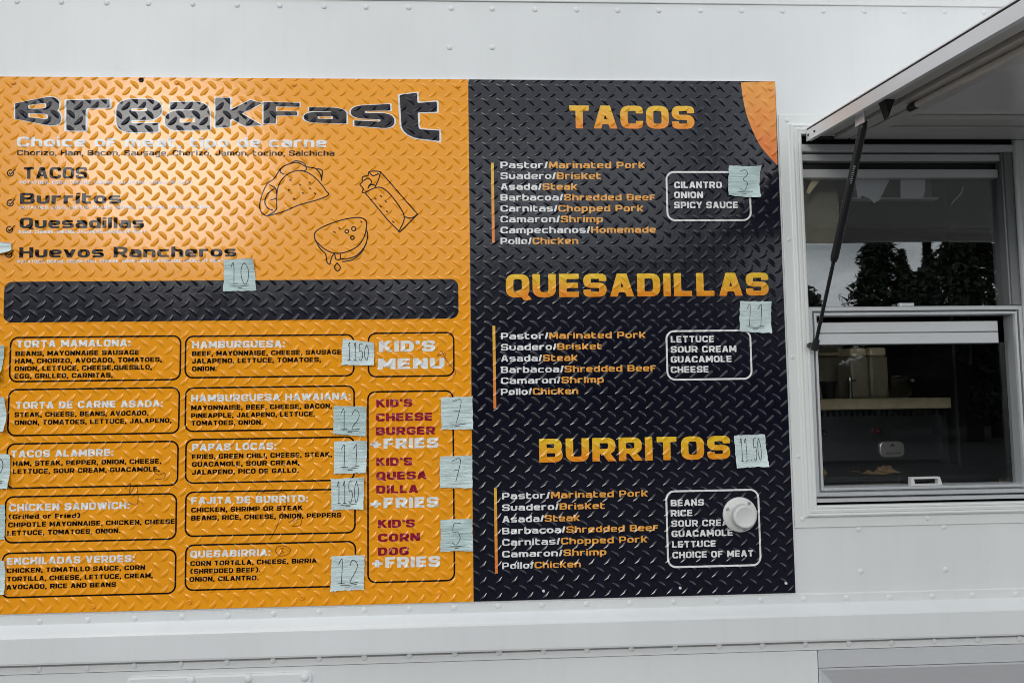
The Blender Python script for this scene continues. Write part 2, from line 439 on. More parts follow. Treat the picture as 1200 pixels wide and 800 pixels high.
def glyph_def(ch, t):
    """(advance width, list of strokes, ymin, ymax, dots); cap height 1"""
    a = t / 2; T, B, Mi = 1 - a, a, .5
    w = .95; L, R = a, w - a; r = .24
    X = .76; XT = X - a; XM = X / 2
    lw = .84; LR = lw - a
    st = lambda x, y0=0., y1=1.: [(x, y0), (x, y1)]
    rr = lambda x0, y0, x1, y1, q=r: fil([(x0, y0), (x1, y0), (x1, y1), (x0, y1)], q, True)
    lo, hi = 0., 1.
    g = None
    if ch == 'A': g = (1.0, [[(a * .8, -.1), (.5 - a * .15, 1.1)], [(1 - a * .8, -.1), (.5 + a * .15, 1.1)], [(.2, .30), (.8, .30)]])
    elif ch == 'B': g = (w, [st(L), fil([(0, T), (R - .03, T), (R - .03, Mi), (0, Mi)], .2), fil([(0, Mi), (R, Mi), (R, B), (0, B)], .2)])
    elif ch == 'C': g = (w, [fil([(R, .66), (R, T), (L, T), (L, B), (R, B), (R, .34)], r)])
    elif ch == 'D': g = (w, [st(L), fil([(0, T), (R, T), (R, B), (0, B)], .27)])
    elif ch == 'E': g = (.86, [st(L), [(0, T), (.86, T)], [(0, Mi), (.82, Mi)], [(0, B), (.86, B)]])
    elif ch == 'F': g = (.84, [st(L), [(0, T), (.84, T)], [(0, .47), (.78, .47)]])
    elif ch == 'G': g = (w, [fil([(R, .70), (R, T), (L, T), (L, B), (R, B), (R, .46), (.5, .46)], r)])
    elif ch == 'H': g = (w, [st(L), st(R), [(0, Mi), (w, Mi)]])
    elif ch == 'I': g = (t, [st(a)])
    elif ch == 'J': g = (.8, [fil([(.8 - a, 1), (.8 - a, B), (L, B), (L, .34)], r)])
    elif ch == 'K': g = (.98, [st(L), [(L, .40), (.98 - a * .4, 1.12)], [(.36, .60), (1.02 - a * .4, -.1)]])
    elif ch == 'L': g = (.8, [st(L), [(0, B), (.8, B)]])
    elif ch == 'M': g = (1.12, [st(L), st(1.12 - a), [(a * .7, 1.08), (.56, .22)], [(1.12 - a * .7, 1.08), (.56, .22)]])
    elif ch == 'N': g = (w, [st(L), st(R), [(a * .6, 1.05), (w - a * .6, -.05)]])
    elif ch == 'O': g = (w, [rr(L, B, R, T)])
    elif ch == 'P': g = (.92, [st(L), fil([(0, T), (.92 - a, T), (.92 - a, .40), (0, .40)], .22)])
    elif ch == 'Q': g = (w, [rr(L, B, R, T), [(.55, .32), (w + .02, -.14)]]); lo = -.12
    elif ch == 'R': g = (w, [st(L), fil([(0, T), (R, T), (R, .42), (0, .42)], .22), [(.5, .44), (w - a * .5, -.06)]])
    elif ch == 'S': g = (w, [fil([(R, .68), (R, T), (L, T), (L, Mi), (R, Mi), (R, B), (L, B), (L, .32)], .19)])
    elif ch == 'T': g = (.92, [st(.46), [(0, T), (.92, T)]])
    elif ch == 'U': g = (w, [fil([(L, 1), (L, B), (R, B), (R, 1)], .26)])
    elif ch == 'V': g = (1.0, [[(a * .8, 1.1), (.5, -.05)], [(1 - a * .8, 1.1), (.5, -.05)]])
    elif ch == 'W': g = (1.35, [[(a * .8, 1.1), (.36, -.05)], [(.675, 1.0), (.36, -.05)], [(.675, 1.0), (.99, -.05)], [(1.35 - a * .8, 1.1), (.99, -.05)]])
    elif ch == 'X': g = (.95, [[(a * .5, 1.08), (.95 - a * .5, -.08)], [(a * .5, -.08), (.95 - a * .5, 1.08)]])
    elif ch == 'Y': g = (.95, [[(a * .5, 1.08), (.475, .42)], [(.95 - a * .5, 1.08), (.475, .42)], st(.475, 0, .5)])
    elif ch == 'Z': g = (.9, [[(0, T), (.9, T)], [(0, B), (.9, B)], [(a, .02), (.9 - a, .98)]])
    elif ch == 'a': g = (lw, [fil([(.06, XT), (LR, XT), (LR, 0)], .2), rr(L, B, LR, XM + .05, .14)])
    elif ch == 'b': g = (lw, [st(L), rr(L, B, LR, XT)])
    elif ch == 'c': g = (lw, [fil([(LR + a, XT), (L, XT), (L, B), (LR + a, B)], .2)])
    elif ch == 'd': g = (lw, [st(LR), rr(L, B, LR, XT)])
    elif ch == 'e': g = (lw, [fil([(LR + a * .8, B), (L, B), (L, XT), (LR, XT), (LR, XM), (L, XM)], .17)])
    elif ch == 'f': g = (.72, [st(L, 0, .9), [(0, .9 - a), (.72, .9 - a)], [(0, .44), (.66, .44)]])
    elif ch == 'g': g = (lw, [rr(L, B, LR, XT), fil([(LR, X), (LR, -.24), (.06, -.24)], .15)]); lo = -.32
    elif ch == 'h': g = (lw, [st(L), fil([(L, XT), (LR, XT), (LR, 0)], .22)])
    elif ch == 'i': g = (t, [st(a, 0, X), st(a, .86, 1.0)])
    elif ch == 'j': g = (t + .15, [fil([(a + .15, X), (a + .15, -.24), (0, -.24)], .1), st(a + .15, .86, 1.0)]); lo = -.32
    elif ch == 'k': g = (.84, [st(L), [(L, .28), (.84 - a * .4, .86)], [(.30, .46), (.88 - a * .4, -.1)]])
    elif ch == 'l': g = (t, [st(a)])
    elif ch == 'm': g = (1.2, [st(L, 0, X), fil([(L, XT), (.6, XT), (.6, 0)], .18), fil([(.5, XT), (1.2 - a, XT), (1.2 - a, 0)], .18)])
    elif ch == 'n': g = (lw, [st(L, 0, X), fil([(L, XT), (LR, XT), (LR, 0)], .22)])
    elif ch == 'o': g = (lw, [rr(L, B, LR, XT)])
    elif ch == 'p': g = (lw, [st(L, -.3, X), rr(L, B, LR, XT)]); lo = -.3
    elif ch == 'q': g = (lw, [st(LR, -.3, X), rr(L, B, LR, XT)]); lo = -.3
    elif ch == 'r': g = (.66, [st(L, 0, X), fil([(L, .2), (L, XT), (.66, XT)], .2)])
    elif ch == 's': g = (lw, [fil([(LR + a * .7, XT), (L, XT), (L, XM), (LR, XM), (LR, B), (.02, B)], .13)])
    elif ch == 't': g = (.66, [fil([(L, .98), (L, B), (.66, B)], .2), [(0, XT), (.62, XT)]])
    elif ch == 'u': g = (lw, [fil([(L, X), (L, B), (LR, B), (LR, X)], .22)])
    elif ch == 'v': g = (.84, [[(a * .7, .86), (.42, -.05)], [(.84 - a * .7, .86), (.42, -.05)]]); hi = X
    elif ch == 'w': g = (1.15, [[(a * .7, .86), (.31, -.05)], [(.575, .76), (.31, -.05)], [(.575, .76), (.84, -.05)], [(1.15 - a * .7, .86), (.84, -.05)]]); hi = X
    elif ch == 'x': g = (.82, [[(a * .5, .84), (.82 - a * .5, -.08)], [(a * .5, -.08), (.82 - a * .5, .84)]]); hi = X
    elif ch == 'y': g = (lw, [fil([(L, X), (L, B), (LR, B)], .2), fil([(LR, X), (LR, -.24), (.06, -.24)], .15)]); lo = -.32
    elif ch == 'z': g = (.78, [[(0, XT), (.78, XT)], [(0, B), (.78, B)], [(a, .04), (.78 - a, X - .04)]])
    elif ch == ',': g = (t, [[(a, .02), (a, t)], [(a * 1.2, .04), (a * .5, -.16)]]); lo = -.2
    elif ch == '.': g = (t, [st(a, 0, t)])
    elif ch == ':': g = (t, [st(a, 0, t), st(a, .55, .55 + t)])
    elif ch == '/': g = (.42, [[(.02, -.12), (.40, 1.08)]])
    elif ch == "'": g = (t, [st(a, .68, 1)])
    elif ch == '+': g = (1.0, [[(0, .42), (1.0, .42)], [(.5, .08), (.5, .76)]])
    elif ch == '(': g = (.62, [fil([(.56, 1.04), (a, .8), (a, .2), (.56, -.04)], .35)]); lo = -.1; hi = 1.1
    elif ch == ')': g = (.62, [fil([(.06, 1.04), (.62 - a, .8), (.62 - a, .2), (.06, -.04)], .35)]); lo = -.1; hi = 1.1
    return g + (lo, hi)

SQ = .74
_gc = {}
def glyph_mesh(ch, t, res, grow=0.0):
    """marching squares over the distance to the strokes -> (verts Nx2, faces, advance)"""
    key = (ch, t, res, grow)
    if key in _gc: return _gc[key]
    w, strokes, lo, hi = glyph_def(ch, t)
    if w > t + 1e-6:                      # squeeze: upright strokes end up heavier than level ones once stretched
        a_ = t / 2; w2 = max(w * SQ, t); kk = (w2 - t) / (w - t)
        strokes = [[(a_ + (x - a_) * kk, y) for x, y in s_] for s_ in strokes]; w = w2
    pad = .06 + grow
    x0, x1, y0, y1 = -pad, w + pad, lo - pad, hi + pad
    h = 1.0 / res
    nx, ny = int((x1 - x0) / h) + 2, int((y1 - y0) / h) + 2
    gx = x0 + h * np.arange(nx); gy = y0 + h * np.arange(ny)
    PX, PY = np.meshgrid(gx, gy)
    sd = np.full(PX.shape, 9.0)
    for s in strokes:
        closed = np.allclose(s[0], s[-1])
        for i in range(len(s) - 1):
            p, q = np.array(s[i]), np.array(s[i + 1]); d = q - p; ln = np.hypot(*d)
            if ln < 1e-6: continue
            tt = ((PX - p[0]) * d[0] + (PY - p[1]) * d[1]) / (ln * ln); tc_ = np.clip(tt, 0, 1)
            dd = np.hypot(PX - p[0] - tc_ * d[0], PY - p[1] - tc_ * d[1]) - t / 2
            if not closed and i == 0: dd = np.maximum(dd, -tt * ln)
            if not closed and i == len(s) - 2: dd = np.maximum(dd, (tt - 1) * ln)
            sd = np.minimum(sd, dd)
    sd = np.maximum(sd, np.maximum(lo - PY, PY - hi)) - grow
    sd = np.where(np.abs(sd) < 1e-5, 1e-5, sd)
    ins = sd < 0
    V, Fc = [], []
    def emit(poly):
        b = len(V); V.extend(poly); Fc.append(tuple(range(b, b + len(poly))))
    for j in range(ny - 1):
        run = None
        for i in range(nx):
            full = i < nx - 1 and ins[j, i] and ins[j, i + 1] and ins[j + 1, i] and ins[j + 1, i + 1]
            if full:
                if run is None: run = i
                continue
            if run is not None:
                emit([(gx[run], gy[j]), (gx[i], gy[j]), (gx[i], gy[j + 1]), (gx[run], gy[j + 1])]); run = None
            if i == nx - 1: break
            cs = [(i, j), (i + 1, j), (i + 1, j + 1), (i, j + 1)]
            if not any(ins[b, a] for a, b in cs): continue
            poly = []
            for k in range(4):
                (a, b), (c, d_) = cs[k], cs[(k + 1) % 4]
                s0, s1 = sd[b, a], sd[d_, c]
                if s0 < 0: poly.append((gx[a], gy[b]))
                if (s0 < 0) != (s1 < 0):
                    f = s0 / (s0 - s1)
                    poly.append((gx[a] + f * (gx[c] - gx[a]), gy[b] + f * (gy[d_] - gy[b])))
            if len(poly) >= 3: emit(poly)
    _gc[key] = (np.array(V), Fc, w)
    return _gc[key]

def text_layout(txt, t, sp=.095, space=.40):
    x = 0; out_ = []
    for ch in txt:
        if ch == ' ': x += space; continue
        w = glyph_def(ch, t)[0]; w = max(w * SQ, t) if w > t + 1e-6 else w
        out_.append((ch, x)); x += w + sp
    return out_, x - sp

YB = -0.0070                # front face of the sign boards
lay = [0]
def text(mb, txt, u0, u1, vb, hpx, t=.2, res=14, off=.0004, part=None, mi=0, y=YB):
    """lettering on the sign: starts at pixel (u0, vb), ends at column u1, cap height hpx"""
    x0, z0 = W(u0, vb, y); z1 = W(u0, vb - hpx, y)[1]; H = z1 - z0
    x1 = x_at(u1, z0, y)
    items, width = text_layout(txt, t)
    k = (x1 - x0) / width
    for idx, (ch, gx) in enumerate(items):
        if part and not (part[0] <= idx < part[1]): continue
        V, Fc, w = glyph_mesh(ch, t, res)
        mb.add([(x0 + (px + gx) * k, y - off, z0 + py * H) for px, py in V], Fc, mi)
    return mb

def ribbon(mb, pts, w, y, mi=0, closed=False):
    """flat stroke of width w through (x, z) points at depth y"""
    P = [np.array(p, float) for p in pts]
    Q = [P[0]]
    for p in P[1:]:
        if np.linalg.norm(p - Q[-1]) > 1e-6: Q.append(p)
    if closed and np.linalg.norm(Q[0] - Q[-1]) < 1e-6: Q.pop()
    n = len(Q); L_, R_ = [], []
    for i in range(n):
        a = Q[i - 1] if (i or closed) else None
        b = Q[(i + 1) % n] if (i < n - 1 or closed) else None
        d1 = (Q[i] - a) / np.linalg.norm(Q[i] - a) if a is not None else None
        d2 = (b - Q[i]) / np.linalg.norm(b - Q[i]) if b is not None else None
        if d1 is None: d1 = d2
        if d2 is None: d2 = d1
        n1 = np.array([-d1[1], d1[0]]); n2 = np.array([-d2[1], d2[0]])
        m = n1 + n2
        lm = np.linalg.norm(m)
        m = n1 if lm < .3 else m / lm
        s = min(1 / max(.5, m @ n1), 2)
        L_.append(Q[i] + m * s * w / 2); R_.append(Q[i] - m * s * w / 2)
    vs = [(p[0], y, p[1]) for p in L_] + [(p[0], y, p[1]) for p in R_]
    mb.add(vs, [(i, (i + 1) % n, n + (i + 1) % n, n + i) for i in range(n if closed else n - 1)], mi)
    return mb

def px_path(pts, y=YB): return [W(u, v, y) for u, v in pts]

def smooth_path(pts, closed=False, k=6):
    """Catmull-Rom through pixel points"""
    n = len(pts); out_ = []
    rngi = range(n if closed else n - 1)
    for i in rngi:
        g = lambda j: np.array(pts[j % n] if closed else pts[min(max(j, 0), n - 1)], float)
        p0, p1, p2, p3 = g(i - 1), g(i), g(i + 1), g(i + 2)
        for s in range(k):
            t = s / k
            out_.append(tuple(.5 * (2 * p1 + (p2 - p0) * t + (2 * p0 - 5 * p1 + 4 * p2 - p3) * t * t + (3 * p1 - p0 - 3 * p2 + p3) * t ** 3)))
    if not closed: out_.append(tuple(pts[-1]))
    return out_

def rounded_rect(x0, x1, z0, z1, r, n=6):
    pts = []
    for cx, cz, a0 in ((x1 - r, z1 - r, 0), (x0 + r, z1 - r, 90), (x0 + r, z0 + r, 180), (x1 - r, z0 + r, 270)):
        for k in range(n + 1):
            a = rad(a0 + 90 * k / n); pts.append((cx + r * math.cos(a), cz + r * math.sin(a)))
    return pts

# ================================================================== SETTING
g = MB(); g.add([(-900, -900, 0), (900, -900, 0), (900, 900, 0), (-900, 900, 0)], [(0, 1, 2, 3)])
tag(g.build('ground', M['asphalt']), kind='structure')

# ================================================================== FOOD TRUCK
XL, XR = -3.2, 3.2
ZB, ZT = 0.62, 3.05
truck = thing('food_truck', (0, 1.1, 0), 'white riveted food truck side with serving window and propped hatch', 'food truck')

wx0 = W(922.2, 400)[0]; wz1 = W(925, 135.3)[1]; wz0 = W(933, 618)[1]
TW = .052                                   # trim width
wx1 = x_at(1193.5, W(1190, 300)[1]) + TW
ox0, ox1, oz0, oz1 = wx0 + TW, wx1 - TW, wz0 + TW, wz1 - TW
z_seam = W(700, 3.8)[1]
z_rail_top = W(940, 695.5)[1]
z_rail_bot = W(940, 761)[1]
rx = W(957.5, 770)[0]; z_lint = W(960, 781.5)[1]

wall = MB()
zwb = W(940, 712)[1]
wall.box(XL, ox0, 0, .035, zwb, ZT); wall.box(ox1, XR, 0, .035, zwb, ZT)
wall.box(ox0, ox1, 0, .035, zwb, oz0); wall.box(ox0, ox1, 0, .035, oz1, ZT)
side = wall.build('side_wall', M['white'], truck)
up = MB(); up.bbox(XL, XR, -.0035, -.0002, z_seam, ZT, .0008); up.build('upper_panel', M['white'], truck)
lp = MB(); lp.bbox(XL, rx, -.003, .03, ZB, z_rail_bot - .0012, .001)
lower = lp.build('lower_panel', M['white'], truck)

def rivet(parent, u, v, y, r=.0068, h=.0026, mat='white'):
    x, z = W(u, v, y)
    prof = [(r * 1.04, -.0003)] + [(r * math.cos(a), h * math.sin(a)) for a in (0, .35, .7, 1.05, 1.35)]
    return MB().lathe((x, y, z), prof, n=14).build('rivet', M[mat], parent)

for (u, v) in [(20,2),(72,2.7),(125,3.7),(174,4.3),(226,5),(278,6.2),(328,7),(380,8),(429,8.7),(479,9.3),(529,10),(577,10.7),(627,11.5),(676,12),(724,12.4),(772,12.5),(821,12.7),(869,12.9),(917,13.2),(965,13.4),(1013,13.5),(1060,14),(1107,14.2),(1153,14.6),(527,56),(577,56),(1009,669),(1108,667),(1006,619.6),(1106,617.4)]:
    rivet(side, u, v, 0)

rv = lambda v: W(940, v)[1]
rail = MB()
rail.sweep_x(XL, XR, [(0, rv(695.5)), (-.003, rv(695.8)), (-.003, rv(706.5)), (-.005, rv(707.5)), (-.0235, rv(714.2)), (-.026, rv(715.4)), (-.0275, rv(718)), (-.0275, rv(745)), (-.026, rv(747.5)),
                      (.012, rv(748.2)), (.012, rv(752.6)), (-.0045, rv(752.8)), (-.0055, rv(753.4)), (-.0055, rv(760.6)), (0, rv(761))])
rub = rail.build('rub_rail', M['white'], truck, .0012)
for (u, v) in [(46.7,727.5),(102.7,726),(158,724),(213,722),(267,720.5),(320.5,718.5),(374,716.7),(427,714.5),(479.5,713),(532,711.5),(584,709.7),(635,708.7),(687.5,707),(738.5,706),(789.5,704.7),(841,703),(891.5,702.3),(942,701.2),(992,700),(1042.7,699.3),(1092.7,698),(1140,697),(1191,695.5)]:
    rivet(rub, u, v, -.003)
for (u, v) in [(46,784),(102,782.5),(157,780),(212,778),(266,775.7),(320,773.5),(374,771.7),(427,770),(480,768),(533,766),(585,764.5),(637,762.8),(688,761.4),(740,760),(791.5,758.5),(843,757),(893.5,756),(944,754.8),(994.7,753.5),(1045,752.7),(1095,751),(1146,749.5),(1195,748)]:
    rivet(rub, u, v, -.0055)

# raised access plate below the rail
ax0, az1 = W(150, 792.5)[0], W(360, 785.5)[1]; ax1 = W(366, 790)[0]
ap = MB()
o_ = rounded_rect(ax0, ax1, az1 - .30, az1, .012); i_ = rounded_rect(ax0 + .004, ax1 - .004, az1 - .296, az1 - .004, .009)
n_ = len(o_)
vs = [(x, -.003, z) for x, z in o_] + [(x, -.0075, z) for x, z in o_] + [(x, -.0095, z) for x, z in i_]
ap.add(vs, [(k, (k + 1) % n_, n_ + (k + 1) % n_, n_ + k) for k in range(n_)] + [(n_ + k, n_ + (k + 1) % n_, 2 * n_ + (k + 1) % n_, 2 * n_ + k) for k in range(n_)] + [tuple(range(2 * n_, 3 * n_))])
plate = ap.build('access_plate', M['white'], truck)
for (u, v) in [(224, 796.5), (291, 794.5), (357, 793)]:
    rivet(plate, u, v, -.0095, .0098, .0045)

# stainless recess under the window
rc = MB()
rc.bbox(rx + .0015, XR, -.004, .03, z_lint, z_rail_bot - .0012, .0008)
rc.ring(rx + .0015, XR - .6, z_lint - .42, z_lint - .0015, [(0, .0), (0, -.003), (.004, -.003), (.11, .034), (.11, .08)])
rc.box(rx + .07, XR - .66, .08, .085, z_lint - .36, z_lint - .07)
rc.build('steel_recess', M['steel'], truck)

# body of the truck behind the wall
bd = MB()
bd.box(XL, XR, 2.15, 2.2, ZB, ZT); bd.box(XL, XL + .04, .035, 2.15, ZB, ZT); bd.box(XR - .04, XR, .035, 2.15, ZB, ZT)
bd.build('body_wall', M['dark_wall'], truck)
MB().box(XL - .02, XR + .02, -.02, 2.22, ZT, ZT + .06).build('roof', M['white'], truck)
MB().box(XL, XR, .04, 2.15, ZB - .08, ZB).build('floor', M['soot'], truck)
MB().box(XL + .04, XR - .04, .07, .09, z_rail_bot - .6, oz0 - .03).build('inner_lining', M['soot'], truck)

# ---------------- serving window
tr = MB()
tr.ring(wx0, wx1, wz0, wz1, [(0, -.0002), (0, -.0035), (.001, -.004), (.022, -.004), (.024, -.005), (.026, -.011), (.029, -.013), (.031, -.013), (.0325, -.0115), (.034, -.0115), (.0355, -.013), (.041, -.0135),
                             (.0425, -.012), (.044, -.012), (.0455, -.0135), (.049, -.0135), (.051, -.012), (TW, -.008), (TW, .03)])
trim = tr.build('window_trim', M['trim'], truck)
for (u, v) in [(921.5, 142), (923.5, 281), (928, 418.5), (934.5, 534), (939.5, 607.5), (1086, 607), (1010, 141)]:
    x, z = W(u, v)
    MB().lathe((x, -.004, z), [(.0048, 0), (.0046, .0012), (.003, .0022), (.0012, .0016)], n=12).build('screw', M['trim'], trim)

def px_rect(u0, v0, u1, v1, y):
    x0, z1 = W(u0, v0, y); x1, z0 = W(u1, v1, y)
    return x0, x1, z0, z1

fx0 = ox0 + .001
# main aluminium frame in the opening
mull1 = ox1 - .0005; mull0 = mull1 - .029
zA0, zA1 = W(1070, 372.5, -.004)[1], W(1070, 358.5, -.004)[1]     # transom
zt = oz1
fr = MB()
zz = lambda v, y=.0: W(1060, v, y)[1]
fr.bbox(fx0, ox1, -.006, .03, zz(178.5), zz(170), .0015)
fr.bbox(fx0, ox1, .004, .03, zz(188), zz(180.2), .0012)
fr.bbox(fx0, ox1, .014, .03, zz(198), zz(196.5), .0005)
win = fr.build('head_frame', M['alu'], truck)
MB().box(fx0, ox1, .022, .034, zz(197.5), zt + .002).box(fx0, ox1, .010, .03, zt - .006, zt + .004).build('head_channel', M['rubber'], truck)
MB().bbox(mull0, mull1, -.002, .05, zA1 + .0005, zz(170.5), .002).box(mull0 + .004, mull1 - .008, -.0045, -.0022, zA1 + .001, zz(179)).build('mullion', M['alu_dark'], truck)

us = MB()   # upper sash: top rail, slim left bead
zg1 = zz(198.5, .012); zgl = zz(208.5, .012)
us.bbox(fx0 + .003, mull0 - .002, .010, .032, zgl, zg1, .0015)
us.bbox(fx0 + .003, fx0 + .0085, .012, .032, zA1, zgl - .0003, .001)
ups = us.build('upper_sash', M['alu'], truck)
MB().box(fx0 + .006, mull0 + .006, .020, .0235, zA1 + .0005, zgl + .004).build('pane', M['glass'], ups)
MB().bbox(x_at(1056, zA1 + .004, 0), x_at(1073, zA1 + .004, 0), .004, .016, zA1 - .0005, zA1 + .009, .002).build('catch', M['alu'], ups)

ls = MB()   # transom and lower frame, mitred
lx0, lx1 = fx0 - .0005, ox1 - .0008
zL = W(1060, 580, -.004)[1]
ls.ring(lx0, lx1, zL, zA1, [(0, .03), (0, -.002), (.002, -.004), (.010, -.004), (.0108, .012), (.0132, .012), (.015, -.0035), (.0205, -.0035), (.022, .002), (.022, .036)])
lows = ls.build('lower_frame', M['alu_v'], truck)
sl_ = MB()  # sliding sash inside it, two stepped top rails and a bottom rail
sx0, sx1 = lx0 + .0225, lx1 - .0225
zs1 = zz(376.5, .012); zs2 = zz(389.5, .012); zs3 = zz(403, .012)
sl_.bbox(sx0, x_at(1173.5, CZ, .02), .018, .040, zs2 + .001, zs1, .0015)
sl_.bbox(sx0, x_at(1173.5, CZ, .01), .008, .040, zs3, zs2 - .001, .0015)
sl_.bbox(sx0, sx0 + .004, .012, .040, zL + .022, zs3 - .0005, .001)
sash = sl_.build('sliding_sash', M['alu'], truck)
MB().box(sx0 + .003, sx1, .026, .029, zL + .020, zs3 + .003).build('pane', M['glass_low'], sash)
hb = MB()
hx0, hz0 = W(1066, 568.5, .004); hx1 = W(1103, 568.5, .004)[0]; hz1 = W(1070, 558.5, .004)[1]
wdt = hx1 - hx0
outer = [(hx0, hz0), (hx1, hz0), (hx1 - .006, hz1), (hx0 + .001, hz1)]
inner = [(hx0 + .010, hz0 + .0035), (hx1 - .012, hz0 + .0035), (hx1 - .011, hz1 - .0045), (hx0 + .008, hz1 - .0045)]
for y0, y1 in ((-.002, .010),):
    V_ = [(x, y0, z) for x, z in outer] + [(x, y0, z) for x, z in inner] + [(x, y1, z) for x, z in outer] + [(x, y1, z) for x, z in inner]
    fs = []
    for i in range(4):
        j = (i + 1) % 4
        fs += [(i, j, 4 + j, 4 + i), (8 + i, 12 + i, 12 + j, 8 + j), (i, 8 + i, 8 + j, j), (4 + i, 4 + j, 12 + j, 12 + i)]
    hb.add(V_, fs)
M['handle'] = plain_mat('sash handle alloy', (.72, .72, .71), .4, .2, .05)
hb.build('handle', M['handle'], sash)
sill = MB()
zv = lambda v: W(1060, v, -.004)[1]
sill.sweep_x(fx0, ox1, [(.036, zL - .0005), (.034, zL - .0005), (.034, zv(582.2)), (-.007, zv(582)), (-.009, zv(583)), (-.009, zv(586)),
                        (.034, zv(586.3)), (.034, zv(589.7)), (-.010, zv(590)), (-.012, zv(592)), (-.012, oz0 - .001), (.03, oz0 - .001)])
sill.build('sill_track', M['alu'], truck)

# ---------------- propped hatch
DR = rad(4.8)
hxl = W(941.5, 165)[0]; hz = W(941.5, 168.5)[1]; hy = -.016
def hp(x, s, h): return (x, hy - s * math.cos(DR) - h * math.sin(DR), hz - s * math.sin(DR) + h * math.cos(DR))
hxr = hxl + 1.30; HL = .82
def hbox(mb, x0, x1, s0, s1, h0, h1, mi=0):
    vs = [hp(x, s, h) for x in (x0, x1) for s in (s0, s1) for h in (h0, h1)]
    return mb.add(vs, [(0, 1, 3, 2), (4, 6, 7, 5), (0, 4, 5, 1), (2, 3, 7, 6), (0, 2, 6, 4), (1, 5, 7, 3)], mi)
hp_m = MB()
hbox(hp_m, hxl + .004, hxr - .004, .004, HL - .004, .020, .0225)
hatch = hp_m.build('hatch', M['hatch'], truck)
rim = MB()
for a in ((hxl, hxl + .003, 0, HL), (hxr - .003, hxr, 0, HL)): hbox(rim, *a, 0, .026)
hbox(rim, hxl + .0035, hxr - .0035, HL - .003, HL, 0, .026)
hbox(rim, hxl - .0015, hxl + .008, 0, HL, .0292, .0315)
hbox(rim, hxl + .0035, hxl + .012, 0.001, HL - .004, 0.0005, .003)
rim.build('rim', M['hatch_rim'], hatch)
hbox(sk0 := MB(), hxl + .0015, hxl + .007, .001, HL - .001, .0262, .0290)
sk0.build('edge_seal', M['rubber'], hatch)
fr2 = MB()      # perimeter strips under the sheet
hbox(fr2, hxl + .013, hxl + .060, .002, HL - .01, .012, .0195)
hbox(fr2, hxl + .068, hxl + .102, .002, HL - .01, .006, .0195)
hbox(fr2, hxl + .108, hxr - .015, .0015, .104, .006, .0195)
hbox(fr2, hxl + .148, hxr - .015, .110, .165, .010, .0195)
hbox(fr2, hxl + .108, hxl + .143, .110, HL - .01, .004, .0195)
hbox(fr2, hxl + .146, hxr - .01, HL - .1, HL - .008, .006, .0195)
fr2.build('stiffener', M['stiffener'], hatch, .001)
sk = MB()
hbox(sk, hxl + .0605, hxl + .0675, .002, HL - .01, .016, .0196)
hbox(sk, hxl + .1025, hxl + .1075, .105, HL - .01, .015, .0196)
sk.build('seal', M['rubber'], hatch)
hg = MB()
for k in range(1): hg.tube((hxl + .002, hy + .004, hz + .012), (hxr, hy + .004, hz + .012), .0055, n=12)
hg.build('hinge', M['strut'], hatch)
bk = MB()       # black rubber wedge
bx, bs = hxl + .040, .275
V_ = [hp(bx - .010, bs, .012), hp(bx + .012, bs, .012), hp(bx + .003, bs, -.026), hp(bx - .010, bs + .025, .012), hp(bx + .012, bs + .025, .012), hp(bx + .003, bs + .018, -.022)]
bk.add(V_, [(0, 1, 2), (3, 5, 4), (0, 3, 4, 1), (1, 4, 5, 2), (0, 2, 5, 3)])
bk.build('bumper', M['rubber'], hatch, .001)
stb = MB().tube(hp(hxl + .092, .30, -.002), hp(hxl + .092, HL - .02, -.002), .0070, n=18).build('support_tube', M['stiffener'], hatch)
MB().tube(hp(hxl + .092, .285, -.002), hp(hxl + .092, .312, -.002), .0078, n=18).build('tube_cap', M['rubber'], stb)
tb = MB()       # bracket the strut hangs from
ts = .215
hbox(tb, hxl + .020, hxl + .0225, ts - .018, ts + .022, -.018, .012); hbox(tb, hxl + .006, hxl + .0195, ts - .018, ts + .022, .0035, .006)
tb.build('strut_bracket', M['hatch_rim'], hatch, .0008)
for s in (.012, .045):
    p, q = Vector(hp(hxl, s, .013)), Vector(hp(hxl - .0018, s, .013))
    MB().tube(q, p, .0026, .0026, 10).build('screw', M['rubber'], hatch)

# ---------------- gas strut
top = Vector(hp(hxl + .030, ts + .004, -.010))
bxz = W(955.5, 404, -.03); bot = Vector((bxz[0], -.03, bxz[1]))
mid = bot.lerp(top, .415)
st_ = MB()
st_.tube(mid, mid.lerp(top, .95), .0088, .0088, 18); st_.tube(mid.lerp(top, .95), top, .0088, .0065, 18)
st_.tube(bot.lerp(top, .395), mid, .0066, .0088, 18)
strut = st_.build('gas_strut', M['strut'], truck)
MB().tube(bot, bot.lerp(top, .40), .0042, n=14).build('rod', M['strut'], strut)
MB().tube(bot.lerp(top, -.025), bot.lerp(top, .025), .0085, .0075, 14).tube(bot + Vector((-.012, 0.0, 0)), bot + Vector((-.006, .020, 0)), .006, n=12).build('end_fitting', M['rubber'], strut)
# printed sleeve of small white marks along the body of the strut
lb = MB()
d_ = (top - mid).normalized(); toc = (Vector(cam.location) - top.lerp(mid, .5)).normalized()
sd_ = d_.cross(toc).normalized(); nrm = sd_.cross(d_)
base = mid.lerp(top, .56)
for k in range(9):
    c = base + d_ * (.0045 * k) + nrm * .0091
    w_ = .0016 + .0012 * ((k * 7) % 3) / 2
    lb.add([c - sd_ * w_ - d_ * .0011, c + sd_ * w_ - d_ * .0011, c + sd_ * w_ + d_ * .0011, c - sd_ * w_ + d_ * .0011], [(0, 1, 2, 3)])
lb.build('printed_marks', M['screw'], strut)

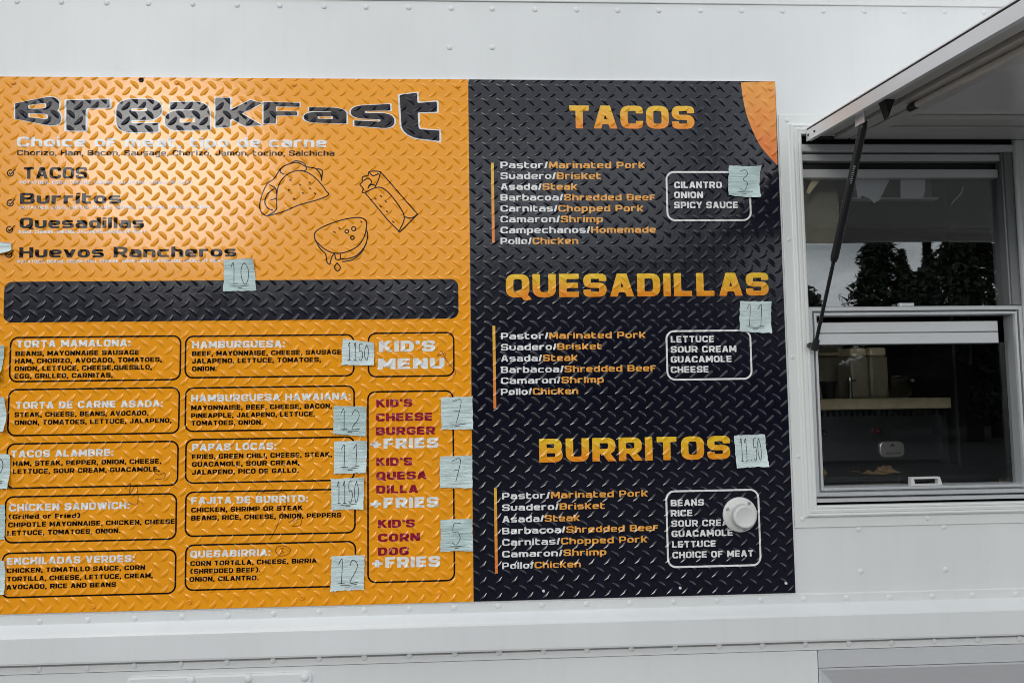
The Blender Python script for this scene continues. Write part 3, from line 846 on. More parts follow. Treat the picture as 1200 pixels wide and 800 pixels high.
# ================================================================== MENU SIGN
sx_l = W(2.3, 91)[0]; sx_r = W(919, 396)[0]; sx_m = W(552, 400)[0]
sz_t = W(450, 92.6, YB)[1]; sz_b = W(553, 704.5, YB)[1]
sign = thing('menu_sign', ((sx_l + sx_r) / 2, -.003, sz_b), 'orange and black tread plate menu board screwed to the white truck wall', 'menu board')
def board(x0, x1, z0, z1, mat, name):
    b = MB()
    y0, y1 = -.0004, YB
    vs = [(x0, y0, z0), (x1, y0, z0), (x1, y0, z1), (x0, y0, z1), (x0, y1, z0), (x1, y1, z0), (x1, y1, z1), (x0, y1, z1)]
    b.add(vs, [(0, 1, 5, 4), (1, 2, 6, 5), (2, 3, 7, 6), (3, 0, 4, 7), (0, 3, 2, 1)], 1); b.add(vs, [(4, 5, 6, 7)], 0)
    return b.build(name, [mat, M['board_edge']], sign)
ora = board(sx_l, sx_m - .0006, sz_b, sz_t, M['orange'], 'orange_panel')
blk = board(sx_m + .0006, sx_r, sz_b, sz_t, M['black'], 'black_panel')
# corner of orange print on the black board
cb = MB()
zc0 = sz_t - .0003
bead = MB(); rgb_ = np.random.default_rng(4); zq = np.linspace(sz_b + .004, sz_t - .002, 60); prev = None
for z_ in zq:
    rr_ = .0022 + .0012 * rgb_.random(); p = (sx_r + .0012 + .0008 * rgb_.normal(), -.0012, z_)
    if prev is not None: bead.tube(prev[0], p, prev[1], rr_, 8, 0, False)
    prev = (p, rr_)
bead.build('sealant_bead', M['trim'], sign)
arc = smooth_path([(868, 96.5), (870.5, 115), (875, 135), (883, 156), (893, 174), (911, 194)])
pts = [W(u, v, YB) for u, v in arc]
poly = [(min(x, sx_r - .0002), YB - .0003, min(z, zc0)) for x, z in pts] + [(sx_r - .0002, YB - .0003, zc0)]
cb.add(poly, [tuple(range(len(poly)))])
M['corner'] = print_mat('orange corner print', (.80, .19, .03), .36, (W(890, 190)[1], sz_t, (.85, .36, .06)))
cb.build('orange_corner', M['corner'], sign)
for (u, v, m_) in [(16, 97, 'orange'), (165.5, 94, 'ink'), (207, 97, 'orange'), (345, 99, 'orange'), (537, 101, 'orange'), (690, 101, 'black'), (842, 102, 'black'), (903, 104, 'corner'),
                   (109, 710.5, 'orange'), (222, 705, 'orange'), (354, 700, 'orange'), (515, 695, 'orange'), (637, 692, 'steel'), (797, 688.5, 'steel'), (921, 683, 'steel')]:
    x, z = W(u, v, YB)
    rr_ = .0035 if m_ == 'steel' else .006
    MB().lathe((x, YB - .0002, z), [(rr_, 0), (rr_ * .9, .0016), (rr_ * .5, .0026), (rr_ * .2, .0015)], n=12).build('screw', M[m_], sign)

H1 = lambda z0v, z1v: (W(750, z1v)[1], W(750, z0v)[1])
# --- Breakfast title: each letter drawn in its own slanted box
title = MB(); outl = MB()
z1 = lambda x, y: (x / 3.3333, 80 + y / 3.3333)
z2 = lambda x, y: (260 + x / 3.3333, 80 + y / 3.3333)
quads = [('B', z1(60, 138), z1(236, 103), z1(240, 233), z1(60, 198)), ('r', z1(260, 126), z1(442, 122), z1(442, 246), z1(260, 244)),
         ('e', z1(455, 122), z1(632, 122), z1(632, 248), z1(455, 252)), ('a', z1(645, 134), z1(818, 130), z1(820, 240), z1(645, 244)),
         ('k', z1(842, 116), z1(1018, 116), z1(1018, 224), z1(842, 232)), ('F', z2(163, 132), z2(312, 136), z2(312, 214), z2(163, 217)),
         ('a', z2(322, 153), z2(487, 155), z2(487, 217), z2(320, 212)), ('s', z2(503, 148), z2(672, 140), z2(675, 238), z2(505, 224)),
         ('t', z2(694, 102), z2(860, 80), z2(862, 286), z2(704, 268))]
for ch, tl, tr_, br, bl in quads:
    low = ch not in 'BFkt'
    for mb, gr, off in ((outl, .022, .0003), (title, 0, .0006)):
        tt_ = .2
        V, Fc, w = glyph_mesh(ch, tt_, 44, gr)
        top_y = .76 if low else 1.0
        out_ = []
        for x, y in V:
            a, b = x / w, y / top_y
            p = (1 - a) * ((1 - b) * np.array(bl) + b * np.array(tl)) + a * ((1 - b) * np.array(br) + b * np.array(tr_))
            X_, Z_ = W(p[0], p[1], YB); out_.append((X_, YB - off, Z_))
        mb.add(out_, Fc)
tl_o = title.build('title_lettering', M['inkgrey'], sign)
outl.build('title_outline', M['offwhite'], tl_o)

def block(name, lines, mat, parent, t=.2, res=14, off=.0005):
    mb = MB()
    for (s, u0, u1, vb, h) in lines: text(mb, s, u0, u1, vb, h, t, res, off)
    return mb.build(name, M[mat], parent)

block('subtitle_lettering', [("Choice of meat, tipo de carne", 20, 383, 172, 11.5)], 'offwhite', sign, .195, 24)
block('meat_line_lettering', [("Chorizo, Ham, Bacon, Sausage, Chorizo, Jamon, tocino, Salchicha", 20, 392, 182.3, 6.4)], 'ink', sign, .17, 16)
for nm, ln, sub in [
    ('dish_name', ("TACOS", 27, 102, 209.5, 13.5), ("POTATOES, EGGS, CHEESE, ONIONS, JALAPENO, CHOICE OF MEAT", 23, 226, 215.6, 3.6)),
    ('dish_name', ("Burritos", 23.5, 142, 239, 12.8), ("POTATOES, EGGS, CHEESE, BEANS, ONIONS, JALAPENO, CHOICE OF MEAT", 23, 248, 245, 3.6)),
    ('dish_name', ("Quesadillas", 23, 169, 267.5, 12.3), ("EGGS, CHEESE, ONIONS, JALAPENO, CHOICE OF MEAT", 22, 171, 273.6, 3.6)),
    ('dish_name', ("Huevos Rancheros", 22.5, 277, 302, 12.3), ("POTATOES, BEANS, GREEN CHILI, CHEESE, SOUR CREAM, AVOCADO, CHOICE OF MEAT", 20.5, 262, 308.3, 3.6))]:
    d = block(nm, [ln], 'ink', sign, .2, 26)
    block('dish_ingredients', [sub], 'offwhite', d, .2, 9)
ck = MB()
for i, (u, v) in enumerate([(12.3, 203), (12, 238), (11.3, 269), (10.5, 298)]):
    c = [(u + 3.6 * math.cos(a), v + 3.6 * math.sin(a)) for a in np.linspace(-.3, 5.2, 16)]
    ribbon(ck, px_path(c), .0026, YB - .0004); ribbon(ck, px_path([(u - 1.8, v - .5), (u, v + 1.6), (u + 6, v - 5)]), .0024, YB - .0005)
ck.build('tick_print', M['ink'], sign)

# --- dark banner
bn = MB()
x0, zt_ = W(5.5, 329, YB); x1 = x_at(537, W(537, 330, YB)[1], YB); zt_ = W(270, 328.5, YB)[1]; zb_ = W(270, 375.5, YB)[1]
rp = rounded_rect(x0, x1, zb_, zt_, .018)
bn.add([(x, YB - .0004, z) for x, z in rp], [tuple(range(len(rp)))])
bn.build('dark_banner', M['navy'], sign)

# --- boxes with dishes
def box_px(tl, br, mat='ink', w=.0036, r=.017, name='item_box', tr_=None):
    x0, za = W(*tl, YB); x1, zb = W(*br, YB)
    mb = MB(); ribbon(mb, rounded_rect(x0, x1, zb, za, r, 8), w, YB - .0004, closed=True)
    return mb.build(name, M[mat], sign)
hB = 5.6
items = [
    ((12.8, 395.5), (211, 444.5), ("TORTA MAMALONA:", 19, 153, 407, 8.2), [("BEANS, MAYONNAISE SAUSAGE", 18, 163, 417, hB), ("HAM, CHORIZO, AVOCADO, TOMATOES,", 17.5, 189.5, 425.7, hB), ("ONION, LETTUCE, CHEESE,QUESILLO,", 17, 178, 434.6, hB), ("EGG, GRILLED, CARNITAS,", 17, 132, 443.4, hB)]),
    ((10.8, 456.5), (209.4, 507), ("TORTA DE CARNE ASADA:", 18, 191, 479, 8.2), [("STEAK, CHEESE, BEANS, AVOCADO,", 17, 174, 488.6, hB), ("ONION, TOMATOES, LETTUCE, JALAPENO,", 17, 201, 497.8, hB)]),
    ((9, 520), (208, 568), ("TACOS ALAMBRE:", 12.5, 133, 536, 8.4), [("HAM, STEAK, PEPPER, ONION, CHEESE,", 15, 189, 545.7, hB), ("LETTUCE, SOUR CREAM, GUACAMOLE,", 15, 187, 555, hB)]),
    ((6.8, 582), (206, 631), ("CHICKEN SANDWICH:", 10.5, 152, 598.8, 8.4), [("(Grilled or Fried)", 10, 94, 608, hB), ("CHIPOTLE MAYONNAISE, CHICKEN, CHEESE", 9.5, 205, 617.5, hB), ("LETTUCE, TOMATOES, ONION.", 8.5, 141, 627, hB)]),
    ((3.2, 648), (205.3, 694.5), ("ENCHILADAS VERDES:", 8, 158, 661.5, 8.4), [("CHICKEN, TOMATILLO SAUCE, CORN", 8, 170, 671, hB), ("TORTILLA, CHEESE, LETTUCE, CREAM,", 8, 179, 680.7, hB), ("AVOCADO, RICE AND BEANS", 7.5, 136, 690.3, hB)]),
    ((217.8, 394), (414.6, 440), ("HAMBURGUESA:", 225, 334, 408, 8.2), [("BEEF, MAYONNAISE, CHEESE, SAUSAGE", 225, 400, 417, hB), ("JALAPENO, LETTUCE, TOMATOES,", 225, 376, 425.7, hB), ("ONION.", 225, 254, 434.8, hB)]),
    ((217.8, 454.5), (415, 502), ("HAMBURGUESA HAWAIANA:", 224, 411, 470.7, 8.2), [("MAYONNAISE, BEEF, CHEESE, BACON,", 224, 389, 480.5, hB), ("PINEAPPLE, JALAPENO, LETTUCE,", 224, 369, 489.6, hB), ("TOMATOES, ONION.", 224, 308, 498.4, hB)]),
    ((218.2, 515), (415.2, 562), ("PAPAS LOCAS:", 225, 324, 528, 8.2), [("FRIES, GREEN CHILI, CHEESE, STEAK,", 225, 389, 537.6, hB), ("GUACAMOLE, SOUR CREAM,", 225, 351, 546.6, hB), ("JALAPENO, PICO DE GALLO.", 225, 350, 555.8, hB)]),
    ((218, 576.5), (416, 623.5), ("FAJITA DE BURRITO:", 224, 361, 590.5, 8.2), [("CHICKEN, SHRIMP OR STEAK", 224, 355, 600, hB), ("BEANS, RICE, CHEESE, ONION, PEPPERS", 224, 400, 609.5, hB)]),
    ((218, 638.5), (416.5, 686), ("QUESABIRRIA:", 223, 317, 653, 8.2), [("CORN TORTILLA, CHEESE, BIRRIA", 223, 371, 662.7, hB), ("(SHREDDED BEEF).", 223, 305, 671.8, hB), ("ONION, CILANTRO.", 222, 303, 681.2, hB)])]
for tl, br, ttl, body in items:
    b = box_px(tl, br)
    block('item_name', [ttl], 'offwhite', b, .225, 18)
    block('item_ingredients', body, 'ink', b, .215, 16)
kb = box_px((431.8, 390.5), (532, 440), name='kids_heading_box')
block('kids_heading', [("KID'S", 444, 510, 412.4, 13), ("MENU", 443, 521, 432.6, 12.6)], 'offwhite', kb, .24, 24)
kl = box_px((431.2, 459), (532.6, 679.5), name='kids_list_box')
block('kids_dishes', [("KID'S", 441, 483, 477, 9.4), ("CHEESE", 440.5, 507, 493.5, 9.4), ("BURGER", 440.5, 510, 509.7, 9.4), ("KID'S", 441, 483, 545.7, 9.4), ("QUESA", 441, 500, 562, 9.4), ("DILLA", 441, 490, 578, 9.4),
                      ("KID'S", 443, 486, 618.2, 9.4), ("CORN", 443, 492, 634.5, 9.4), ("DOG", 443, 479, 650.5, 9.4)], 'maroon', kl, .235, 20)
block('kids_sides', [("+FRIES", 433, 514, 525.8, 12), ("+FRIES", 433, 514, 595.6, 12.4), ("+FRIES", 435, 516, 665.4, 12.6)], 'offwhite', kl, .24, 22)

# --- line drawings
def drawing(name, strokes, mat='ink', w=.0026):
    mb = MB()
    for i, (pts, sm, cl) in enumerate(strokes):
        P_ = smooth_path(pts, cl) if sm else pts
        ribbon(mb, px_path(P_), w, YB - .0004 - i * 1e-5, closed=cl)
    return mb.build(name, M[mat], sign)
q2 = lambda L_: [z2(*p) for p in L_]
dots = lambda L_: [(q2([(x - 4, y - 3), (x + 4, y + 3)]), False, False) for x, y in L_]
drawing('taco_drawing', [
    (q2([(175, 578), (150, 555), (152, 510), (175, 455), (205, 430), (232, 390), (270, 372), (300, 370), (330, 385), (365, 392), (385, 415), (390, 440)]), True, False),
    (q2([(215, 545), (214, 500), (225, 450), (260, 412), (310, 400), (355, 420), (390, 455), (408, 480), (416, 495), (380, 512), (300, 535), (240, 560), (175, 578)]), True, False),
    (q2([(175, 578), (205, 560), (216, 545)]), True, False),
    (q2([(205, 470), (180, 490), (168, 520), (178, 545), (200, 555)]), True, False),
    (q2([(232, 390), (228, 405), (245, 415)]), True, False), (q2([(270, 372), (290, 362), (322, 372), (330, 395), (318, 402)]), True, False),
    (q2([(185, 455), (210, 470), (213, 505), (190, 515)]), True, False), (q2([(365, 392), (392, 400), (388, 435)]), True, False)]
    + dots([(268, 437), (262, 475), (305, 455), (318, 488), (343, 447), (365, 490), (345, 470), (283, 510)]))
drawing('burrito_drawing', [
    (q2([(560, 485), (610, 465), (650, 485), (700, 550), (712, 590), (690, 640)]), True, False),
    (q2([(558, 485), (600, 535), (650, 595), (695, 640), (765, 570), (720, 520), (660, 450), (620, 405)]), False, False),
    (q2([(620, 405), (600, 402), (575, 405), (570, 420), (550, 425), (548, 445), (540, 455), (552, 470), (548, 485), (560, 485)]), True, False),
    (q2([(620, 405), (612, 435), (598, 465)]), True, False), (q2([(575, 405), (590, 420), (612, 412)]), True, False),
    (q2([(552, 440), (572, 430), (585, 445), (572, 462)]), True, False), (q2([(712, 580), (740, 585), (765, 570)]), True, False), (q2([(570, 470), (582, 455), (600, 458)]), True, False)]
    + dots([(600, 510), (620, 540), (645, 560), (640, 520), (670, 600), (622, 500)]))
circ = lambda cx, cy, r_: (q2([(cx + r_ * math.cos(a), cy + r_ * math.sin(a)) for a in np.linspace(0, 6.283, 10)[:-1]]), True, True)
drawing('quesadilla_drawing', [
    (q2([(365, 672), (362, 645), (385, 625), (430, 605), (480, 590), (530, 583), (560, 592), (565, 620), (555, 660), (530, 695), (485, 718), (440, 722), (400, 705), (365, 672)]), True, False),
    (q2([(365, 672), (385, 705), (405, 725), (410, 755), (422, 765), (428, 740), (440, 725), (445, 745), (462, 745), (462, 722)]), True, False),
    (q2([(562, 625), (570, 655), (555, 700), (520, 735), (480, 745), (462, 742)]), True, False), (q2([(566, 680), (545, 720), (510, 748), (470, 755)]), True, False),
    circ(515, 627, 8), circ(488, 637, 7), circ(510, 662, 7), (q2([(450, 760), (440, 778), (452, 792), (463, 778), (450, 760)]), True, False)]
    + dots([(460, 625), (440, 640), (545, 600)]))
# faded pen marks of old prices
for marks in (
    [([(322.5, 645), (325, 640.5), (332, 639), (339, 641.5), (340, 646), (335, 650), (327, 650.5), (322.5, 645)], True, False), ([(328, 642.5), (332, 642), (330, 645), (332.5, 646.5), (328, 648.5)], True, False)],
    [([(300, 580), (304, 576), (318, 578), (334, 577), (336, 590), (330, 602), (322, 622), (316, 632)], True, False)],
    [([(338, 612), (347, 606), (352, 600), (346, 598)], True, False), ([(342, 616), (352, 615), (352, 607), (343, 611)], True, False)],
    [([(512, 418), (517, 411), (520, 416), (526, 426), (534, 436), (531, 440)], True, False), ([(513, 417), (522, 414), (519, 423)], True, False)],
    [([(147, 572), (153, 566), (152, 578), (160, 568), (161, 590), (150, 588)], True, False)],
    [([(180, 552), (186, 556), (193, 554), (192, 560), (182, 561)], True, False)],
):
    drawing('pen_mark', marks, 'pencil', .0016)


# --- black side
for nm, s, u0, u1, vb, h, va in (('tacos_heading', "TACOS", 666, 814, 150.8, 27, 123), ('quesadillas_heading', "QUESADILLAS", 593, 901, 348.6, 27.3, 321), ('burritos_heading', "BURRITOS", 632, 856, 541.6, 27.6, 513)):
    zlo, zhi = W(750, vb, YB)[1], W(750, va, YB)[1]
    mk = nm + ' ink'
    M[mk] = print_mat(mk, (.86, .25, .010), .18, (zlo, zhi, (.90, .56, .03)))
    mb = MB(); text(mb, s, u0, u1, vb, h, .225, 40, .0005); mb.build('heading_lettering', M[mk], sign)
lists = [
    (586.5, [("Pastor/", "Marinated Pork", 756, 197.3), ("Suadero/", "Brisket", 704.7, 210), ("Asada/", "Steak", 676.7, 222.7), ("Barbacoa/", "Shredded Beef", 767.7, 235.3), ("Carnitas/", "Chopped Pork", 754, 248.2), ("Camaron/", "Shrimp", 706.7, 260.8), ("Campechanos/", "Homemade", 768.7, 273.5), ("Pollo/", "Chicken", 677.7, 286.3)],
     (577, 191, 284), (780.7, 201.7, 880, 258), [("CILANTRO", 790, 846, 220.6, 7.6), ("ONION", 790, 824, 232.4, 7.6), ("SPICY SAUCE", 790, 865, 244.2, 7.6)]),
    (587, [("Pastor/", "Marinated Pork", 756.7, 397.6), ("Suadero/", "Brisket", 705.7, 410.6), ("Asada/", "Steak", 677, 423.7), ("Barbacoa/", "Shredded Beef", 768.7, 437), ("Camaron/", "Shrimp", 707.7, 449.8), ("Pollo/", "Chicken", 677.7, 462.8)],
     (578.7, 381.7, 478.5), (780.7, 388, 881, 443.5), [("LETTUCE", 786, 837, 401.3, 7.6), ("SOUR CREAM", 786, 863, 413.2, 7.6), ("GUACAMOLE", 786, 857.7, 424.9, 7.6), ("CHEESE", 786, 830.7, 436.8, 7.6)]),
    (588.5, [("Pastor/", "Marinated Pork", 759.3, 584.8), ("Suadero/", "Brisket", 709.3, 598.3), ("Asada/", "Steak", 679.7, 612), ("Barbacoa/", "Shredded Beef", 771.7, 625.6), ("Carnitas/", "Chopped Pork", 758.7, 639), ("Camaron/", "Shrimp", 710.7, 652.8), ("Pollo/", "Chicken", 680.7, 666.4)],
     (580.5, 571.7, 671.5), (780.5, 575.5, 891.5, 661.5), [("BEANS", 786, 825, 592.8, 7.6), ("RICE", 786, 811.7, 604.8, 7.6), ("SOUR CREAM", 786.7, 863, 617, 7.6), ("GUACAMOLE", 787, 859, 628.9, 7.6), ("LETTUCE", 787.5, 839, 641.3, 7.6), ("CHOICE OF MEAT", 788, 883, 653.8, 7.6)])]
M['bar'] = print_mat('list bar ink', (.80, .22, .03), .38)
for x0u, lines, (bu, bv0, bv1), (qa, qb, qc, qd), tops in lists:
    wh, am = MB(), MB()
    for a, b, u1, vb in lines:
        s = a + b; na = len(a)
        text(wh, s, x0u, u1, vb, 7.7, .185, 20, .0005, (0, na)); text(am, s, x0u, u1, vb, 7.7, .185, 20, .0005, (na, 99))
    lo_ = wh.build('meat_list_lettering', M['offwhite'], sign)
    am.build('translation_lettering', M['amber'], lo_)
    bx_ = MB(); xb, zb0 = W(bu, bv0, YB); zb1 = W(bu, bv1, YB)[1]
    bx_.add([(xb - .0033, YB - .0004, zb1), (xb + .0033, YB - .0004, zb1), (xb + .0033, YB - .0004, zb0), (xb - .0033, YB - .0004, zb0)], [(0, 1, 2, 3)])
    zmk = M.setdefault('bar%d' % int(bu), print_mat('list bar print', (.82, .20, .04), .26, (zb1, zb0, (.85, .50, .05))))
    bx_.build('list_bar', zmk, lo_)
    tb_ = box_px((qa, qb), (qc, qd), 'offwhite', .0044, .019, 'toppings_box')
    block('toppings_lettering', tops, 'offwhite', tb_, .215, 18)

# ================================================================== PRICE NOTES
def hand(ch):
    return {'0': [[(.5, 1), (.15, .75), (.12, .3), (.45, 0), (.8, .25), (.85, .7), (.5, 1)]],
            '1': [[(.2, .8), (.5, 1), (.5, 0)], [(.15, .0), (.85, .02)]],
            '2': [[(.12, .75), (.4, 1), (.8, .85), (.75, .55), (.15, .03), (.9, .05)]],
            '3': [[(.1, .92), (.55, 1), (.8, .8), (.4, .55), (.85, .35), (.55, .0), (.1, .1)]],
            '5': [[(.85, 1), (.25, .97), (.2, .58), (.6, .6), (.85, .32), (.5, .0), (.1, .1)]],
            '7': [[(.1, .95), (.9, 1), (.45, 0)], [(.25, .5), (.75, .55)]],
            '.': [[(.4, .0), (.6, .05)]]}[ch]

def price_note(quad, txt, label, seed, lift=.0, under=True, tscale=1.0, ypl=YB - .0012):
    """quad: pixel corners TL, TR, BR, BL"""
    rg = np.random.default_rng(seed)
    C = [np.array(W(u, v, ypl)) for u, v in quad]
    ph = rg.uniform(0, 6.28, 6); am = rg.uniform(.4, 1, 3); cl = rg.uniform(0, .045, 3)
    def pos(a, b, off=0):      # a right, b up in 0..1
        p = (1 - a) * ((1 - b) * C[3] + b * C[0]) + a * ((1 - b) * C[2] + b * C[1])
        w = .0006 * (am[0] * math.sin(11 * b + 2 * a + ph[0]) + am[1] * math.sin(17 * b - 3 * a + ph[1]) * .6 + am[2] * math.sin(5 * a + ph[2]) * .5)
        w += .0014 + lift * max(0, (.45 - b) / .45) ** 2 + cl[0] * max(0, a + (1 - b) - 1.45) ** 2 + cl[1] * max(0, a + b - 1.5) ** 2 + cl[2] * max(0, 1 - a + 1 - b - 1.5) ** 2
        return (p[0], ypl - w - off, p[1])
    N = 14
    jag = rg.uniform(-.012, .012, (N + 1, 2))
    m = MB(); vs = []
    for j in range(N + 1):
        for i in range(N + 1):
            a, b = i / N, j / N
            if i == 0: a += jag[j, 0]
            if i == N: a += jag[j, 1]
            if j == 0: b += jag[i, 0]
            if j == N: b += jag[i, 1]
            vs.append(pos(a, b))
    m.add(vs, [(j * (N + 1) + i, j * (N + 1) + i + 1, (j + 1) * (N + 1) + i + 1, (j + 1) * (N + 1) + i) for j in range(N) for i in range(N)], 0, True)
    cen = sum(C) / 4
    t = thing('price_note', (cen[0], ypl, min(c[1] for c in C)), label, 'sticky note', 'pale blue price notes stuck on the menu board')
    m.build('paper', M['note'], t)
    if txt:
        pen = MB()
        n = len(txt); wd = .62 / n if n > 1 else .34
        x = .5 - .5 * (wd * 1.16 * n - .16 * wd)
        def put(L_, k, wpen=.0012):
            P_ = smooth_path([(x_, y_) for x_, y_ in L_], False, 5)
            q = [pos(x_, y_, .0005 + k * 3e-5) for x_, y_ in P_]
            # narrow flat stroke following the paper
            for (p, r2) in zip(q, q[1:]):
                dx, dz = r2[0] - p[0], r2[2] - p[2]; l = math.hypot(dx, dz)
                if l < 1e-7: continue
                nx, nz = -dz / l * wpen / 2, dx / l * wpen / 2
                ex, ez = dx / l * wpen * .2, dz / l * wpen * .2
                pen.add([(p[0] + nx - ex, p[1], p[2] + nz - ez), (p[0] - nx - ex, p[1], p[2] - nz - ez), (r2[0] - nx + ex, r2[1], r2[2] - nz + ez), (r2[0] + nx + ex, r2[1], r2[2] + nz + ez)], [(0, 1, 2, 3)])
        k = 0
        for ch in txt:
            for L_ in hand(ch):
                put([(x + wd * px_ + rg.uniform(-.008, .008), .20 + .68 * tscale * py_ + rg.uniform(-.01, .01)) for px_, py_ in L_], k); k += 1
            x += wd * 1.16
        if under:
            put([(.28, .155), (.5, .15), (.78, .17)], k); put([(.44, .105), (.52, .10), (.58, .11)], k + 1)
        pen.build('handwritten_price', M['pen'], t)
    return t

def q4(u0, v0, u1, v1, skew=0, tilt=0):
    return [(u0, v0 + tilt), (u1, v0 - tilt), (u1 + skew, v1 - tilt), (u0 + skew, v1 + tilt)]
price_note([(262.5, 304.5), (297.5, 303), (300.5, 340.5), (262.5, 341.5)], '10', 'pale blue note reading 10 stuck over the top edge of the dark banner', 1)
price_note([(401.5, 397), (438.5, 401.5), (438.5, 428), (400.5, 427.5)], '1150', 'tilted pale blue note reading 1150 beside the white kid menu heading', 2, under=False)
price_note([(391, 475.5), (429.5, 476), (428.5, 511), (391, 508)], '12', 'pale blue note reading 12 at the corner of the Hawaiian burger box', 3)
price_note([(391.5, 517), (430.5, 516), (429, 553.5), (391.5, 555)], '11', 'pale blue note reading 11 beside the loaded fries dish box', 4)
price_note([(388, 561), (427, 558.5), (426.5, 595.5), (388.5, 597.5)], '1150', 'crinkled pale blue note reading 1150 beside the burrito fajita dish box', 5)
price_note([(388.5, 651), (427.5, 650), (426.5, 690.5), (388, 691.5)], '12', 'pale blue note reading 12 lowest on the orange panel', 6)
price_note([(516.5, 465.5), (553.8, 464), (554.3, 502.5), (517.5, 503)], '7', 'pale blue note reading 7 beside the kid cheese burger', 7)
price_note([(515.5, 534.5), (553.5, 533), (553.8, 571.5), (515.5, 571)], '7', 'crinkled pale blue note reading 7 beside the kid quesadilla', 8, under=False)
price_note([(516.5, 609), (553.5, 607), (553.8, 644.5), (516, 646)], '5', 'pale blue note reading 5 beside the kid corn dog', 9)
price_note([(854, 194.5), (890.5, 195.5), (889, 232.5), (853, 229)], '3', 'pale blue note reading 3 over the box of cilantro and onion', 10)
price_note([(867, 352.8), (903.5, 353), (903, 390.5), (866, 388.5)], '11', 'pale blue note reading 11 under the large quesadillas heading', 11)
price_note([(860, 510), (896, 508.5), (899.5, 546), (862.5, 548)], '11.50', 'pale blue note reading 11.50 beside the large burritos heading', 12, under=False)
price_note([(-24, 281), (14, 285), (13.5, 297), (-24, 299)], '', 'folded narrow pale note beside the egg dish heading at the board edge', 13, .004)
price_note([(-30, 404), (7.5, 404.5), (0.5, 446), (-32, 446)], '', 'pale curled note at the board edge beside the first torta box', 14, .012)
price_note([(-30, 464), (7.5, 464.5), (8, 505), (-30, 506)], '', 'pale note at the board edge beside the grilled beef torta box', 15)
price_note([(-25, 532), (12.5, 532), (11.5, 572), (-26, 573)], '12', 'pale note at the board edge showing the tail of a written 2', 16)
price_note([(-31, 591), (7, 590.5), (6, 631.5), (-32, 632)], '', 'pale note at the board edge beside the chicken sandwich box', 17)
price_note([(-31, 657), (6.5, 656), (6.5, 695), (-32, 698)], '', 'pale note at the board edge beside the enchiladas box', 18, .004)

# ================================================================== ROUND FLANGE FITTING on the board
cx_, cz_ = W(866.8, 602.5, YB)
cap = thing('flange_fitting', (cx_, YB, cz_), 'round white flange fitting bolted through the black half of the menu board', 'pipe cap')
M['cap'] = paint_mat('white enamel', (.78, .78, .75), .35, .12, False)
Rr = .0405
MB().lathe((cx_, YB - .0003, cz_), [(Rr, 0), (Rr, .003), (Rr * .96, .0048), (Rr * .86, .0055), (Rr * .62, .0062)], n=48).build('flange', M['cap'], cap)
MB().lathe((cx_, YB - .0064, cz_), [(.0275, 0), (.0268, .010), (.0255, .011), (.0255, .013), (.0268, .014), (.0265, .030), (.0250, .0325), (.0225, .0335), (.0205, .0325)], n=40).build('cap', M['cap'], cap)
for a in (rad(155), rad(52), rad(-75)):
    MB().lathe((cx_ + .0335 * math.cos(a), YB - .0058, cz_ + .0335 * math.sin(a)), [(.0042, 0), (.004, .0014), (.0025, .0022), (.001, .0012)], n=12).build('screw', M['screw'], cap)

# ================================================================== KITCHEN SEEN THROUGH THE WINDOW
yk = .62
kx = lambda u, v, y=yk: W(u, v, y)
# steel griddle back panel with slots
gx0, gz1 = kx(900, 480.5); gx1, gz0 = kx(1240, 535)
gd = thing('griddle', (gx0, yk, gz0 - .3), 'steel griddle with slotted back panel and oval badge inside the window', 'griddle')
gp = MB()
slot_w, slot_p = .0075, .0182
zs_a, zs_b = kx(970, 488)[1], kx(970, 482)[1]
xs = [kx(963.5 + 6.9 * k, 485)[0] for k in range(-6, 22)]
edges = [gx0]
for x in xs: edges += [x - slot_w / 2, x + slot_w / 2]
edges.append(gx1)
gp.box(gx0, gx1, yk, yk + .02, gz0, zs_a); gp.box(gx0, gx1, yk, yk + .02, zs_b, gz1)
for a, b in zip(edges[0::2], edges[1::2]): gp.box(a, b, yk, yk + .02, zs_a, zs_b)
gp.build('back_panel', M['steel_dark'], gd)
MB().box(gx0, gx1, yk + .021, yk + .03, gz0, gz1).build('slot_backing', M['soot'], gd)
hx_, hz_ = kx(964.5, 506.8); MB().lathe((hx_, yk - .0005, hz_), [(.0115, 0), (.0115, .0015), (.009, .002), (.008, .0008)], n=20).build('port', M['rubber'], gd)
b0 = kx(1029.5, 517); b1 = kx(1059, 535)
rp = rounded_rect(b0[0], b1[0], b1[1], b0[1], .018); rp2 = rounded_rect(b0[0] + .003, b1[0] - .003, b1[1] + .003, b0[1] - .003, .016)
bm = MB(); n_ = len(rp)
bm.add([(x, yk - .0005, z) for x, z in rp] + [(x, yk - .006, z) for x, z in rp] + [(x, yk - .0075, z) for x, z in rp2],
       [(k, (k + 1) % n_, n_ + (k + 1) % n_, n_ + k) for k in range(n_)] + [(n_ + k, n_ + (k + 1) % n_, 2 * n_ + (k + 1) % n_, 2 * n_ + k) for k in range(n_)] + [tuple(range(2 * n_, 3 * n_))])
badge = bm.build('badge', M['badge'], gd)
bs_ = MB()
for k in range(8):
    xa = b0[0] + (b1[0] - b0[0]) * (.24 + .075 * k)
    ribbon(bs_, [(xa, b1[1] + .010), (xa + .003, b1[1] + .016), (xa + .0045, b1[1] + .010)], .0014, yk - .0085 - k * 2e-5)
ribbon(bs_, [((b0[0] + b1[0]) / 2 - .006, b0[1] - .017), ((b0[0] + b1[0]) / 2, b0[1] - .009), ((b0[0] + b1[0]) / 2 + .006, b0[1] - .017)], .003, yk - .0088)
bs_.build('badge_mark', M['rubber'], badge)
MB().box(gx0, gx1, .30, yk + .3, gz0 - .03, gz0 - .015).build('hot_plate', M['soot'], gd)
